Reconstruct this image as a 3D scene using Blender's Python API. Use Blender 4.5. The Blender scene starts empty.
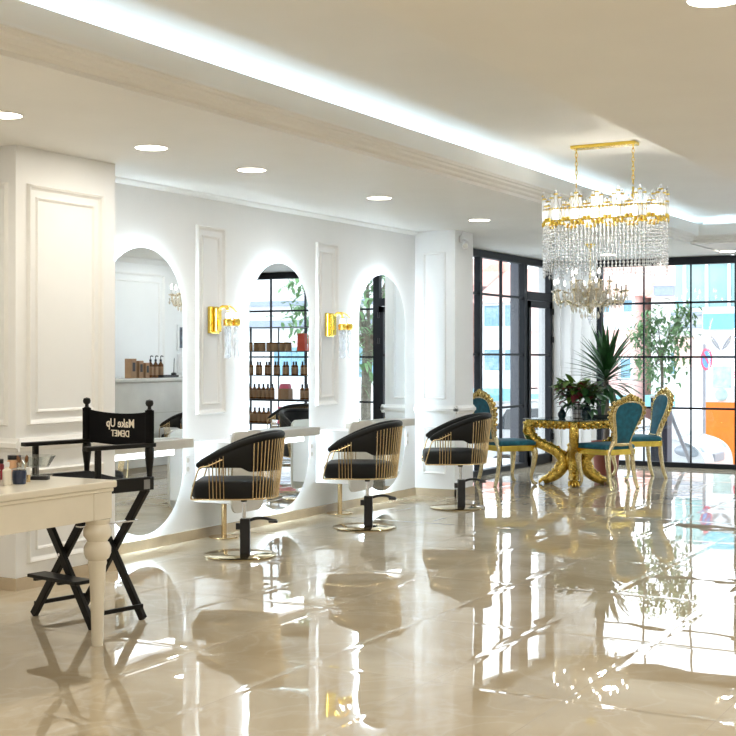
import bpy, bmesh, math, random
from mathutils import Vector, Matrix
R = random.Random(7)
C = bpy.context.scene.collection
PI = math.pi
rad = math.radians

# ------------------------------------------------------------------ materials
def _nodes(name):
    m = bpy.data.materials.new(name); m.use_nodes = True
    nt = m.node_tree
    return m, nt, nt.nodes, nt.links, nt.nodes['Principled BSDF']

def mat(name, col, rough=.5, metal=0., var=.06, vscale=6., bump=0., bscale=60., emis=None, estr=0., coat=0., spec=.5, sheen=0.):
    m, nt, n, l, b = _nodes(name)
    b.inputs['Roughness'].default_value = rough
    b.inputs['Metallic'].default_value = metal
    b.inputs['Specular IOR Level'].default_value = spec
    b.inputs['Coat Weight'].default_value = coat
    b.inputs['Coat Roughness'].default_value = .08
    b.inputs['Sheen Weight'].default_value = sheen
    tc = n.new('ShaderNodeTexCoord')
    nz = n.new('ShaderNodeTexNoise'); nz.inputs['Scale'].default_value = vscale; nz.inputs['Detail'].default_value = 4
    l.new(tc.outputs['Object'], nz.inputs['Vector'])
    cr = n.new('ShaderNodeValToRGB')
    cr.color_ramp.elements[0].position = .3; cr.color_ramp.elements[1].position = .7
    lo = [max(0, c * (1 - var)) for c in col]; hi = [min(1, c * (1 + var)) for c in col]
    cr.color_ramp.elements[0].color = (*lo, 1); cr.color_ramp.elements[1].color = (*hi, 1)
    l.new(nz.outputs['Fac'], cr.inputs['Fac']); l.new(cr.outputs['Color'], b.inputs['Base Color'])
    if bump:
        n2 = n.new('ShaderNodeTexNoise'); n2.inputs['Scale'].default_value = bscale; n2.inputs['Detail'].default_value = 3
        l.new(tc.outputs['Object'], n2.inputs['Vector'])
        bp = n.new('ShaderNodeBump'); bp.inputs['Strength'].default_value = bump; bp.inputs['Distance'].default_value = .01
        l.new(n2.outputs['Fac'], bp.inputs['Height']); l.new(bp.outputs['Normal'], b.inputs['Normal'])
    if emis:
        b.inputs['Emission Color'].default_value = (*emis, 1); b.inputs['Emission Strength'].default_value = estr
    return m

def glow(name, col, s):
    m, nt, n, l, b = _nodes(name)
    n.remove(b)
    e = n.new('ShaderNodeEmission'); e.inputs['Color'].default_value = (*col, 1); e.inputs['Strength'].default_value = s
    l.new(e.outputs[0], n['Material Output'].inputs['Surface'])
    return m

def glass_mat(name, col=(.96, .98, .98), gl=.0, rough=.0, fac=None):
    """thin glass: clear with a mirror share that grows at grazing angles"""
    m, nt, n, l, b = _nodes(name); n.remove(b)
    t = n.new('ShaderNodeBsdfTransparent'); t.inputs['Color'].default_value = (*col, 1)
    g = n.new('ShaderNodeBsdfGlossy'); g.inputs['Roughness'].default_value = rough
    mx = n.new('ShaderNodeMixShader')
    if fac is None:
        lw = n.new('ShaderNodeLayerWeight'); lw.inputs['Blend'].default_value = .5
        pw = n.new('ShaderNodeMath'); pw.operation = 'POWER'; pw.inputs[1].default_value = 5.
        mr = n.new('ShaderNodeMapRange'); mr.inputs['To Min'].default_value = .035; mr.inputs['To Max'].default_value = .9
        l.new(lw.outputs['Facing'], pw.inputs[0]); l.new(pw.outputs[0], mr.inputs['Value']); l.new(mr.outputs[0], mx.inputs['Fac'])
    else:
        lw = n.new('ShaderNodeLayerWeight'); lw.inputs['Blend'].default_value = .35
        mr = n.new('ShaderNodeMapRange'); mr.inputs['To Min'].default_value = fac[0]; mr.inputs['To Max'].default_value = fac[1]
        l.new(lw.outputs['Facing'], mr.inputs['Value']); l.new(mr.outputs[0], mx.inputs['Fac'])
    l.new(t.outputs[0], mx.inputs[1]); l.new(g.outputs[0], mx.inputs[2])
    l.new(mx.outputs[0], n['Material Output'].inputs['Surface'])
    return m

def crystal_mat(name='cut_crystal', tint=(.95, .97, .98), lo=.3, hi=.65):
    """cut crystal: part clear, part bright facets"""
    m, nt, n, l, b = _nodes(name); n.remove(b)
    t = n.new('ShaderNodeBsdfTransparent'); t.inputs['Color'].default_value = (.97, .98, 1, 1)
    g = n.new('ShaderNodeBsdfGlossy'); g.inputs['Roughness'].default_value = .05; g.inputs['Color'].default_value = (.95, .97, 1, 1)
    d = n.new('ShaderNodeBsdfTranslucent'); d.inputs['Color'].default_value = (*tint, 1)
    m1 = n.new('ShaderNodeMixShader'); m1.inputs['Fac'].default_value = .8
    m2 = n.new('ShaderNodeMixShader')
    lw = n.new('ShaderNodeLayerWeight'); lw.inputs['Blend'].default_value = .4
    mr = n.new('ShaderNodeMapRange'); mr.inputs['To Min'].default_value = lo; mr.inputs['To Max'].default_value = hi
    l.new(lw.outputs['Facing'], mr.inputs['Value']); l.new(mr.outputs[0], m2.inputs['Fac'])
    l.new(g.outputs[0], m1.inputs[1]); l.new(d.outputs[0], m1.inputs[2])
    l.new(t.outputs[0], m2.inputs[1]); l.new(m1.outputs[0], m2.inputs[2])
    l.new(m2.outputs[0], n['Material Output'].inputs['Surface'])
    return m

def floor_mat():
    m, nt, n, l, b = _nodes('polished_cream_marble_tiles')
    tc = n.new('ShaderNodeTexCoord')
    mp = n.new('ShaderNodeMapping'); mp.inputs['Location'].default_value = (-.06, .55, 0)
    l.new(tc.outputs['Object'], mp.inputs['Vector'])
    br = n.new('ShaderNodeTexBrick')
    br.offset = 0; br.squash = 1
    br.inputs['Scale'].default_value = 1; br.inputs['Brick Width'].default_value = .615; br.inputs['Row Height'].default_value = 1.2
    br.inputs['Mortar Size'].default_value = .0025; br.inputs['Mortar Smooth'].default_value = .3
    l.new(mp.outputs[0], br.inputs['Vector'])
    bw = n.new('ShaderNodeTexBrick'); bw.offset = 0; bw.squash = 1
    bw.inputs['Scale'].default_value = 1; bw.inputs['Brick Width'].default_value = .615; bw.inputs['Row Height'].default_value = 1.2
    bw.inputs['Mortar Size'].default_value = .04; bw.inputs['Mortar Smooth'].default_value = 1.
    l.new(mp.outputs[0], bw.inputs['Vector'])
    # marble clouds and veins
    n1 = n.new('ShaderNodeTexNoise'); n1.inputs['Scale'].default_value = 1.1; n1.inputs['Detail'].default_value = 8; n1.inputs['Distortion'].default_value = 1.2
    l.new(mp.outputs[0], n1.inputs['Vector'])
    cr = n.new('ShaderNodeValToRGB'); e = cr.color_ramp.elements
    e[0].position = .3; e[0].color = (.47, .385, .26, 1); e[1].position = .68; e[1].color = (.64, .555, .42, 1)
    l.new(n1.outputs['Fac'], cr.inputs['Fac'])
    n2 = n.new('ShaderNodeTexNoise'); n2.inputs['Scale'].default_value = 2.3; n2.inputs['Detail'].default_value = 6; n2.inputs['Distortion'].default_value = .7
    l.new(mp.outputs[0], n2.inputs['Vector'])
    v = n.new('ShaderNodeValToRGB'); ve = v.color_ramp.elements
    ve[0].position = .47; ve[0].color = (0, 0, 0, 1); ve[1].position = .5; ve[1].color = (1, 1, 1, 1)
    x = ve.new(.53); x.color = (0, 0, 0, 1)
    l.new(n2.outputs['Fac'], v.inputs['Fac'])
    mx = n.new('ShaderNodeMix'); mx.data_type = 'RGBA'
    mu = n.new('ShaderNodeMath'); mu.operation = 'MULTIPLY'; mu.inputs[1].default_value = .22
    l.new(v.outputs['Color'], mu.inputs[0]); l.new(mu.outputs[0], mx.inputs['Factor'])
    l.new(cr.outputs['Color'], mx.inputs['A']); mx.inputs['B'].default_value = (.74, .68, .58, 1)
    mg = n.new('ShaderNodeMix'); mg.data_type = 'RGBA'
    l.new(br.outputs['Fac'], mg.inputs['Factor']); l.new(mx.outputs['Result'], mg.inputs['A']); mg.inputs['B'].default_value = (.52, .45, .35, 1)
    l.new(mg.outputs['Result'], b.inputs['Base Color'])
    # each tile a hair out of level and pillowed at its edges
    sx = n.new('ShaderNodeSeparateXYZ'); l.new(mp.outputs[0], sx.inputs[0])
    def M(op, a, bv=None):
        k = n.new('ShaderNodeMath'); k.operation = op
        for i, q in enumerate((a, bv)):
            if q is None: continue
            if isinstance(q, (int, float)): k.inputs[i].default_value = q
            else: l.new(q, k.inputs[i])
        return k.outputs[0]
    ux = M('DIVIDE', sx.outputs[0], .615); uy = M('DIVIDE', sx.outputs[1], 1.2)
    cx = n.new('ShaderNodeCombineXYZ')
    l.new(M('FLOOR', ux), cx.inputs[0]); l.new(M('FLOOR', uy), cx.inputs[1])
    wn = n.new('ShaderNodeTexWhiteNoise'); wn.noise_dimensions = '3D'; l.new(cx.outputs[0], wn.inputs['Vector'])
    sc = n.new('ShaderNodeSeparateColor'); l.new(wn.outputs['Color'], sc.inputs[0])
    tilt = M('ADD', M('MULTIPLY', M('SUBTRACT', sc.outputs[0], .5), M('FRACT', ux)), M('MULTIPLY', M('SUBTRACT', sc.outputs[1], .5), M('FRACT', uy)))
    wv = n.new('ShaderNodeTexNoise'); wv.inputs['Scale'].default_value = 1.9; wv.inputs['Detail'].default_value = 1.5
    l.new(mp.outputs[0], wv.inputs['Vector'])
    hgt = M('ADD', M('ADD', M('MULTIPLY', tilt, .0035), M('MULTIPLY', wv.outputs['Fac'], .0017)), M('MULTIPLY', bw.outputs['Fac'], -.0006))
    bp = n.new('ShaderNodeBump'); bp.inputs['Strength'].default_value = 1.; bp.inputs['Distance'].default_value = 1.
    l.new(hgt, bp.inputs['Height']); l.new(bp.outputs['Normal'], b.inputs['Normal'])
    b.inputs['Roughness'].default_value = .0
    b.inputs['IOR'].default_value = 1.75
    return m

def panel_wall(name, col):
    return mat(name, col, rough=.55, var=.015, vscale=2.5, bump=.03, bscale=180)

M = {}
def make_materials():
    M['floor'] = floor_mat()
    M['wall'] = panel_wall('white_wall_paint', (.86, .87, .875))
    M['ceil'] = panel_wall('ceiling_paint', (.86, .855, .83))
    M['trim'] = panel_wall('trim_paint', (.87, .87, .86))
    M['base'] = mat('cream_marble_skirting', (.52, .43, .31), rough=.12, var=.15, vscale=4)
    M['black'] = mat('black_powder_coat', (.012, .013, .016), rough=.35, var=.1)
    M['frame'] = mat('dark_window_metal', (.010, .012, .016), rough=.5, spec=.25, var=.1)
    M['leather'] = mat('black_upholstery', (.006, .006, .006), rough=.5, spec=.25, var=.15, bump=.12, bscale=220)
    M['wood'] = mat('black_painted_wood', (.006, .0055, .005), rough=.4, spec=.25, var=.15, vscale=9)
    M['canvas'] = mat('black_canvas', (.006, .006, .007), rough=.85, spec=.1, var=.1, bump=.2, bscale=500)
    M['brass'] = mat('brass_rod', (.72, .56, .33), rough=.24, metal=1, var=.06)
    M['gold'] = mat('polished_gold', (.95, .68, .13), rough=.14, metal=1, var=.08, vscale=14)
    M['carved'] = mat('carved_gold_leaf', (.74, .53, .21), rough=.24, metal=1, var=.5, vscale=45, bump=.8, bscale=70)
    M['paleg'] = mat('pale_gold_leaf', (.84, .69, .42), rough=.25, metal=1, var=.28, vscale=40, bump=.5, bscale=75)
    M['chrome'] = mat('chrome', (.75, .76, .78), rough=.1, metal=1, var=.03)
    M['steel'] = mat('dull_steel', (.35, .35, .34), rough=.45, metal=1)
    M['discgold'] = mat('polished_champagne_steel', (.60, .48, .28), rough=.10, metal=1, var=.03)
    M['tablegold'] = mat('aged_gold_leaf', (.76, .47, .10), rough=.2, metal=1, var=.5, vscale=30, bump=.8, bscale=70)
    M['velvet'] = mat('teal_velvet', (.008, .125, .185), rough=.75, var=.3, vscale=18, sheen=.08)
    M['white'] = mat('white_lacquer', (.86, .86, .86), rough=.25, var=.02)
    M['greige'] = mat('greige_lacquer', (.60, .57, .51), rough=.3, var=.03)
    M['cream'] = mat('cream_lacquer', (.84, .79, .68), rough=.22, var=.03)
    M['mirror'] = mat('silvered_mirror', (.90, .93, .93), rough=.0, metal=1, var=.0)
    M['mback'] = mat('mirror_backing', (.5, .5, .5), rough=.5)
    M['glass'] = glass_mat('window_glass')
    M['tglass'] = glass_mat('dark_table_glass', col=(.45, .55, .53), fac=(.10, .9))
    M['cup'] = glass_mat('clear_glass', col=(.93, .95, .95), fac=(.06, .75))
    M['crystal'] = crystal_mat(); M['champcrystal'] = crystal_mat('champagne_crystal', (.93, .84, .68), .5, .85)
    M['halo'] = glow('mirror_led_glow', (.74, .90, 1.), 15)
    M['cove'] = glow('cove_led_glow', (.62, .84, 1.), 18)
    M['lamp'] = glow('downlight_glow', (1., .90, .74), 9)
    M['bulb'] = glow('candle_bulb_glow', (1., .95, .86), 5)
    M['tubeglow'] = glow('chandelier_lamp_glow', (1., .95, .84), 7)
    M['plastic'] = mat('white_plastic', (.8, .8, .8), rough=.4, var=.02)
    M['printing'] = mat('cream_print', (.95, .88, .74), rough=.6, var=.02, emis=None)
    M['amber'] = mat('amber_bottle', (.16, .065, .025), rough=.2, var=.2)
    M['kraft'] = mat('kraft_carton', (.36, .21, .11), rough=.6, var=.15)
    M['red'] = mat('red_orange_bag', (.62, .07, .03), rough=.5, var=.2)
    M['pink'] = mat('pink_bag', (.78, .13, .22), rough=.5, var=.15)
    M['leaf'] = mat('green_leaf', (.022, .085, .022), rough=.4, var=.5, vscale=12)
    M['limeleaf'] = mat('lime_leaf', (.13, .24, .035), rough=.4, var=.45, vscale=14)
    M['redleaf'] = mat('wine_red_leaf', (.16, .02, .028), rough=.4, var=.5, vscale=14)
    M['treeleaf'] = mat('street_tree_leaf', (.20, .34, .15), rough=.5, var=.4, vscale=5)
    M['bark'] = mat('grey_bark', (.22, .19, .15), rough=.85, var=.3, vscale=15, bump=.5, bscale=40)
    M['terra'] = mat('terracotta_pot', (.25, .055, .03), rough=.5, var=.12)
    M['darkpot'] = mat('dark_teal_glaze', (.008, .022, .026), rough=.15, var=.2)
    M['marblew'] = mat('white_marble', (.82, .80, .76), rough=.15, var=.08, vscale=3)
make_materials()

# ------------------------------------------------------------------ mesh helpers
def BM(): return bmesh.new()

def obj(name, bm, m, parent=None, smooth=True, bevel=0, angle=40, loc=None):
    me = bpy.data.meshes.new(name)
    bmesh.ops.recalc_face_normals(bm, faces=bm.faces)
    if smooth:
        for f in bm.faces: f.smooth = True
        ca = math.cos(rad(angle))
        for e in bm.edges:
            if len(e.link_faces) == 2:
                a, b = e.link_faces
                if a.normal.length > 0 and b.normal.length > 0 and a.normal.dot(b.normal) < ca: e.smooth = False
    bm.to_mesh(me); bm.free()
    o = bpy.data.objects.new(name, me); C.objects.link(o)
    for mm in (m if isinstance(m, (list, tuple)) else [m]): me.materials.append(mm)
    if parent is not None: o.parent = parent
    if loc: o.location = loc
    if bevel:
        bv = o.modifiers.new('bevel', 'BEVEL'); bv.width = bevel; bv.segments = 3; bv.limit_method = 'ANGLE'; bv.angle_limit = rad(40)
    return o

def tag(o, label, cat, group=None):
    o['label'] = label; o['category'] = cat
    if group: o['group'] = group
    return o

def thing(name, label, cat, loc=(0, 0, 0), rz=0, group=None):
    o = bpy.data.objects.new(name, None); C.objects.link(o)
    o.empty_display_size = .1
    o.location = loc; o.rotation_euler = (0, 0, rz)
    return tag(o, label, cat, group)

def struct(name, bm, m, smooth=False, bevel=0):
    o = obj(name, bm, m, None, smooth, bevel); o['kind'] = 'structure'
    return o

def dup(root, loc, rz=0, label=None, group=None, scale=None):
    r = root.copy(); C.objects.link(r); r.location = loc; r.rotation_euler = (0, 0, rz)
    if label: r['label'] = label
    if group: r['group'] = group
    if scale: r.scale = scale
    for ch in list(root.children):
        c = ch.copy(); C.objects.link(c); c.parent = r
        for g in list(ch.children):
            d = g.copy(); C.objects.link(d); d.parent = c
    return r

def box(bm, x0, x1, y0, y1, z0, z1, mi=0):
    v = [bm.verts.new((x, y, z)) for x in (x0, x1) for y in (y0, y1) for z in (z0, z1)]
    for q in ((0, 1, 3, 2), (4, 6, 7, 5), (0, 4, 5, 1), (2, 3, 7, 6), (0, 2, 6, 4), (1, 5, 7, 3)):
        f = bm.faces.new([v[i] for i in q]); f.material_index = mi
    return v

def bar(bm, a, b, w, t, up=(0, 0, 1)):
    """a square bar from a to b, w across, t along up-ish"""
    a, b = Vector(a), Vector(b); d = (b - a).normalized(); u = Vector(up)
    s = d.cross(u)
    if s.length < 1e-4: s = d.cross(Vector((1, 0, 0)))
    s.normalize(); u = s.cross(d).normalized()
    v = []
    for p in (a, b):
        for i, j in ((-1, -1), (1, -1), (1, 1), (-1, 1)): v.append(bm.verts.new(p + s * (i * w / 2) + u * (j * t / 2)))
    for q in ((0, 1, 2, 3), (7, 6, 5, 4), (0, 4, 5, 1), (1, 5, 6, 2), (2, 6, 7, 3), (3, 7, 4, 0)): bm.faces.new([v[i] for i in q])

def tube(bm, pts, r, seg=8, closed=False, flat=1.):
    pts = [Vector(p) for p in pts]; n = len(pts)
    rs = r if isinstance(r, (list, tuple)) else [r] * n
    rings = []; nrm = None
    for i, p in enumerate(pts):
        a = pts[i - 1] if (i > 0 or closed) else p
        b = pts[(i + 1) % n] if (i < n - 1 or closed) else p
        t = (b - a)
        if t.length < 1e-9: t = Vector((0, 0, 1))
        t.normalize()
        if nrm is None:
            nrm = t.cross(Vector((0, 0, 1)))
            if nrm.length < .05: nrm = t.cross(Vector((0, 1, 0)))
            nrm.normalize()
        else:
            nrm = (nrm - t * nrm.dot(t))
            if nrm.length < 1e-6: nrm = t.orthogonal()
            nrm.normalize()
        bn = t.cross(nrm)
        rings.append([bm.verts.new(p + (nrm * math.cos(2 * PI * k / seg) * flat + bn * math.sin(2 * PI * k / seg)) * rs[i]) for k in range(seg)])
    for i in range(n if closed else n - 1):
        A, B = rings[i], rings[(i + 1) % n]
        for k in range(seg): bm.faces.new((A[k], A[(k + 1) % seg], B[(k + 1) % seg], B[k]))
    if not closed:
        bm.faces.new(list(reversed(rings[0]))); bm.faces.new(rings[-1])

def cyl(bm, a, b, r0, r1=None, seg=20):
    tube(bm, [a, b], [r0, r0 if r1 is None else r1], seg)

def lathe(bm, prof, c=(0, 0, 0), seg=24):
    c = Vector(c); rings = []
    for r, z in prof:
        if r < 1e-5: rings.append([bm.verts.new(c + Vector((0, 0, z)))])
        else: rings.append([bm.verts.new(c + Vector((r * math.cos(2 * PI * k / seg), r * math.sin(2 * PI * k / seg), z))) for k in range(seg)])
    for A, B in zip(rings, rings[1:]):
        if len(A) == 1 and len(B) == 1: continue
        for k in range(seg):
            k2 = (k + 1) % seg
            if len(A) == 1: bm.faces.new((A[0], B[k2], B[k]))
            elif len(B) == 1: bm.faces.new((A[k], A[k2], B[0]))
            else: bm.faces.new((A[k], A[k2], B[k2], B[k]))
    if len(rings[0]) > 1: bm.faces.new(list(reversed(rings[0])))
    if len(rings[-1]) > 1: bm.faces.new(rings[-1])

def ball(bm, c, r, u=10, v=7):
    rx, ry, rz = r if isinstance(r, (list, tuple)) else (r, r, r)
    mtx = Matrix.Translation(c) @ Matrix.Diagonal((rx, ry, rz, 1))
    bmesh.ops.create_uvsphere(bm, u_segments=u, v_segments=v, radius=1, matrix=mtx)

def prism(bm, poly, axis, a0, a1):
    """poly 2D extruded along axis ('x': poly=(y,z), 'y': poly=(x,z), 'z': poly=(x,y))"""
    def P(p, a):
        return {'x': (a, p[0], p[1]), 'y': (p[0], a, p[1]), 'z': (p[0], p[1], a)}[axis]
    A = [bm.verts.new(P(p, a0)) for p in poly]; B = [bm.verts.new(P(p, a1)) for p in poly]; n = len(poly)
    bm.faces.new(list(reversed(A))); bm.faces.new(B)
    for k in range(n): bm.faces.new((A[k], A[(k + 1) % n], B[(k + 1) % n], B[k]))

def ring_prism(bm, outer, inner, axis, a0, a1):
    def P(p, a):
        return {'x': (a, p[0], p[1]), 'y': (p[0], a, p[1]), 'z': (p[0], p[1], a)}[axis]
    n = len(outer)
    O0 = [bm.verts.new(P(p, a0)) for p in outer]; O1 = [bm.verts.new(P(p, a1)) for p in outer]
    I0 = [bm.verts.new(P(p, a0)) for p in inner]; I1 = [bm.verts.new(P(p, a1)) for p in inner]
    for k in range(n):
        j = (k + 1) % n
        bm.faces.new((O0[k], O0[j], O1[j], O1[k])); bm.faces.new((I0[j], I0[k], I1[k], I1[j]))
        bm.faces.new((O1[k], O1[j], I1[j], I1[k])); bm.faces.new((O0[j], O0[k], I0[k], I0[j]))

def rrect(x0, x1, y0, y1, r, n=6):
    pts = []
    for cx, cy, a in ((x1 - r, y0 + r, -PI / 2), (x1 - r, y1 - r, 0), (x0 + r, y1 - r, PI / 2), (x0 + r, y0 + r, PI)):
        for k in range(n + 1):
            t = a + PI / 2 * k / n; pts.append((cx + r * math.cos(t), cy + r * math.sin(t)))
    return pts

def stadium(cy, hw, z0, z1, n=24):
    pts = []
    for k in range(n + 1):
        t = PI * k / n; pts.append((cy + hw * math.cos(t), z1 - hw + hw * math.sin(t)))
    for k in range(n + 1):
        t = PI + PI * k / n; pts.append((cy + hw * math.cos(t), z0 + hw + hw * math.sin(t)))
    return pts

def smooth_path(pts, n=6):
    """Catmull-Rom through the points"""
    P = [Vector(p) for p in pts]; out = []
    for i in range(len(P) - 1):
        p0, p1, p2, p3 = P[max(i - 1, 0)], P[i], P[i + 1], P[min(i + 2, len(P) - 1)]
        for k in range(n):
            t = k / n
            out.append(.5 * ((2 * p1) + (p2 - p0) * t + (2 * p0 - 5 * p1 + 4 * p2 - p3) * t * t + (3 * p1 - p0 - 3 * p2 + p3) * t ** 3))
    out.append(P[-1])
    return out

def moulding(bm, axis, plane, sgn, u0, u1, z0, z1, w=.03, d=.022):
    """a picture-frame moulding on a wall plane; axis 'x': wall x=plane, u is y. sgn: which way it stands out"""
    prof = [(0, 0), (.25, 1.), (.6, .75), (.75, .35), (1., 0)]     # (across, out)
    rects = []
    for a, o in prof:
        k = a * w; p = plane + sgn * o * d
        rr = []
        for (u, z) in ((u0 + k, z0 + k), (u1 - k, z0 + k), (u1 - k, z1 - k), (u0 + k, z1 - k)):
            rr.append(bm.verts.new((p, u, z) if axis == 'x' else (u, p, z)))
        rects.append(rr)
    for A, B in zip(rects, rects[1:]):
        for k in range(4): bm.faces.new((A[k], A[(k + 1) % 4], B[(k + 1) % 4], B[k]))

# ------------------------------------------------------------------ setting
H = 2.67
M['floor'].node_tree.nodes['Mapping'].inputs['Location'].default_value = (.148, -.22, 0)
bm = BM(); box(bm, -.6, 8.6, -3, 16.42, -.12, 0); struct('floor', bm, M['floor'])
# ceiling: lowered band left, lit tray in the middle, lowered band right and in front
bm = BM()
prism(bm, [(-.6, H), (2.04, H), (2.04, 2.75), (2.17, 2.75), (2.17, 2.875), (2.14, 2.875), (2.14, 2.77), (1.72, 2.77), (1.72, 2.95), (-.6, 2.95)], 'y', -3, 16.45)
prism(bm, [(14.53, H), (14.53, 2.75), (14.4, 2.75), (14.4, 2.875), (14.43, 2.875), (14.43, 2.77), (14.85, 2.77), (14.85, 2.95), (16.45, 2.95), (16.45, H)], 'x', 2.1, 8.6)
box(bm, 3.75, 8.6, -3, 14.4, H, 2.95)
box(bm, 2.17, 3.75, -3, 1.0, H, 2.95)
box(bm, -.6, 8.6, -3, 16.45, 2.95, 3.05)
struct('ceiling', bm, M['ceil'])
def steps(a, s):   # stepped cornice profile, a: position of the fascia, s: direction away from the tray
    p = [(.13, 2.668), (.125, 2.69), (.10, 2.695), (.092, 2.70), (.085, 2.712), (.05, 2.722), (.042, 2.735), (.018, 2.738), (.01, 2.752), (0, 2.756), (0, 2.77), (.13, 2.77)]
    return [(a + s * u, z) for u, z in p]
bm = BM(); prism(bm, steps(2.172, -1), 'y', -3, 14.53); struct('trim_1', bm, M['trim'])
bm = BM(); prism(bm, steps(14.398, 1), 'x', 2.05, 3.75); struct('trim_2', bm, M['trim'])
# walls
bm = BM(); box(bm, -.2, 0, -3, 11.75, 0, H); struct('wall_left', bm, M['wall'])
bm = BM(); box(bm, -.05, .41, 5.74, 6.64, 0, H); struct('wall_pillar', bm, M['wall'])
bm = BM(); box(bm, -.4, .45, 11.735, 12.16, 0, H); struct('wall_column', bm, M['wall'])
bm = BM(); box(bm, -.5, -.3, 12.1, 13.78, 0, H); struct('wall_niche', bm, M['wall'])
bm = BM(); box(bm, -.5, .325, 16.3, 16.5, 0, H)
for k in range(4):
    box(bm, -.27 + k * .145, -.27 + k * .145 + .09, 16.27, 16.3, .08, H - .05)
struct('wall_front', bm, M['wall'])
bm = BM(); box(bm, 6.2, 8.6, 16.3, 16.5, 0, H); struct('wall_front_right', bm, M['wall'])
bm = BM(); box(bm, 8.5, 8.6, -3, 16.4, 0, H); struct('wall_right', bm, M['wall'])
bm = BM(); box(bm, 0, 8.6, -3.1, -3, 0, H); struct('wall_back', bm, M['wall'])
bm = BM(); box(bm, 4.8, 5.05, 9.2, 14.75, 0, H); struct('wall_reception', bm, M['wall'])
# skirting
bm = BM(); box(bm, 0, .014, 6.64, 11.735, 0, .075); struct('baseboard_left', bm, M['base'])
bm = BM(); box(bm, .4102, .424, 5.7402, 6.6398, 0, .075); box(bm, 0, .424, 5.726, 5.74, 0, .075); box(bm, 0, .424, 6.64, 6.654, 0, .075); struct('baseboard_pillar', bm, M['base'])
bm = BM(); box(bm, .0, .464, 11.721, 11.735, 0, .075); box(bm, .45, .464, 11.721, 12.174, 0, .075); struct('baseboard_column', bm, M['base'])
bm = BM(); box(bm, -.3, .33, 16.26, 16.275, 0, .075); struct('baseboard_front', bm, M['base'])
# small cove line under the ceiling and the rails and panels
bm = BM(); prism(bm, [(0, H), (.035, H), (.03, H - .012), (.012, H - .03), (0, H - .038)], 'y', 6.64, 11.735); struct('trim_3', bm, M['trim'])
def panels(name, axis, plane, sgn, u0, u1, z0, z1, inner=.075, w=.035):
    bm = BM(); moulding(bm, axis, plane, sgn, u0, u1, z0, z1, w, .024)
    if inner: moulding(bm, axis, plane, sgn, u0 + inner, u1 - inner, z0 + inner, z1 - inner, .022, .014)
    struct(name, bm, M['trim'])
panels('trim_4', 'x', .41, 1, 5.83, 6.51, .985, 2.45)
panels('trim_5', 'x', .41, 1, 5.83, 6.51, .15, .72)
panels('trim_6', 'x', 0, 1, 8.06, 8.44, .955, 2.42)
panels('trim_7', 'x', 0, 1, 9.815, 10.19, .965, 2.42)
panels('trim_8', 'y', 11.735, -1, .10, .35, .975, 2.45, 0, .022)
panels('trim_9', 'y', 11.735, -1, .10, .35, .225, .70, 0, .022)
def rail(name, segs):
    bm = BM()
    prof = [(0, .83), (.012, .832), (.02, .85), (.035, .858), (.035, .885), (.02, .893), (.012, .91), (0, .912)]
    for axis, plane, sgn, a0, a1 in segs:
        prism(bm, [(plane + sgn * o, z) for o, z in prof], axis, a0, a1)
    struct(name, bm, M['trim'])
rail('trim_10', [('y', .41, 1, 5.74, 6.64), ('x', 5.74, -1, 0, .445)])
rail('trim_11', [('x', 11.735, -1, 0, .485), ('y', .45, 1, 11.70, 12.16)])
panels('trim_12', 'x', 4.8, -1, 10.2, 11.6, 1.0, 2.48, .1)
panels('trim_13', 'x', 4.8, -1, 12.1, 13.62, 1.0, 2.48, .1)
bm = BM(); prism(bm, [(4.8, H), (4.74, H), (4.745, H - .02), (4.785, H - .06), (4.8, H - .07)], 'y', 9.2, 14.75); struct('trim_14', bm, M['trim'])
panels('trim_15', 'y', 5.74, -1, .06, .35, .985, 2.45, 0)
# glazing
def glazing(name, axis, plane, posts, rails, u0, u1, head=(2.56, 2.66), sill=.06, extra=()):
    """dark metal frame; axis 'x': plane x=const, u=y"""
    w = bpy.data.objects.new(name, None); C.objects.link(w); w['kind'] = 'structure'
    def B(bm, a, b, z0, z1, d):
        if axis == 'x': box(bm, plane - d, plane + d, a, b, z0, z1)
        else: box(bm, a, b, plane - d, plane + d, z0, z1)
    bm = BM(); B(bm, u0, u1, head[0], head[1], .045); B(bm, u0, u1, 0, sill, .045)
    for c, h in posts:
        if h > .02: B(bm, c - h, c + h, 0, H - .01, .04)
    obj('frame', bm, M['frame'], w, smooth=False)
    for c, h in posts:
        if h <= .02:
            bm = BM(); B(bm, c - h, c + h, sill, head[0], .02); obj('mullion', bm, M['frame'], w, smooth=False)
    for a, b, z in rails:
        bm = BM(); B(bm, a, b, z - .013, z + .013, .02); obj('glazing_bar', bm, M['frame'], w, smooth=False)
    bm = BM(); B(bm, u0, u1, .02, head[0] + .02, .004); obj('pane', bm, M['glass'], w, smooth=False)
    return w
glazing('window_1', 'y', 16.34, [(.35, .035), (.94, .0075), (1.55, .0075), (2.14, .035), (3.09, .05), (3.7, .0075), (4.31, .0075), (4.92, .0075), (5.53, .0075), (6.17, .035)],
        [(.35, 2.14, z) for z in (.75, 1.40, 2.09)] + [(3.09, 6.17, z) for z in (.75, 1.40, 2.09)], .32, 6.2, head=(2.57, 2.665))
glazing('window_2', 'x', -.34, [(13.80, .02), (14.02, .035), (14.68, .0075), (15.39, .05), (16.27, .03)],
        [(13.8, 15.39, z) for z in (.78, 1.43, 2.15)], 13.78, 16.3, head=(2.58, 2.665))
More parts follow.
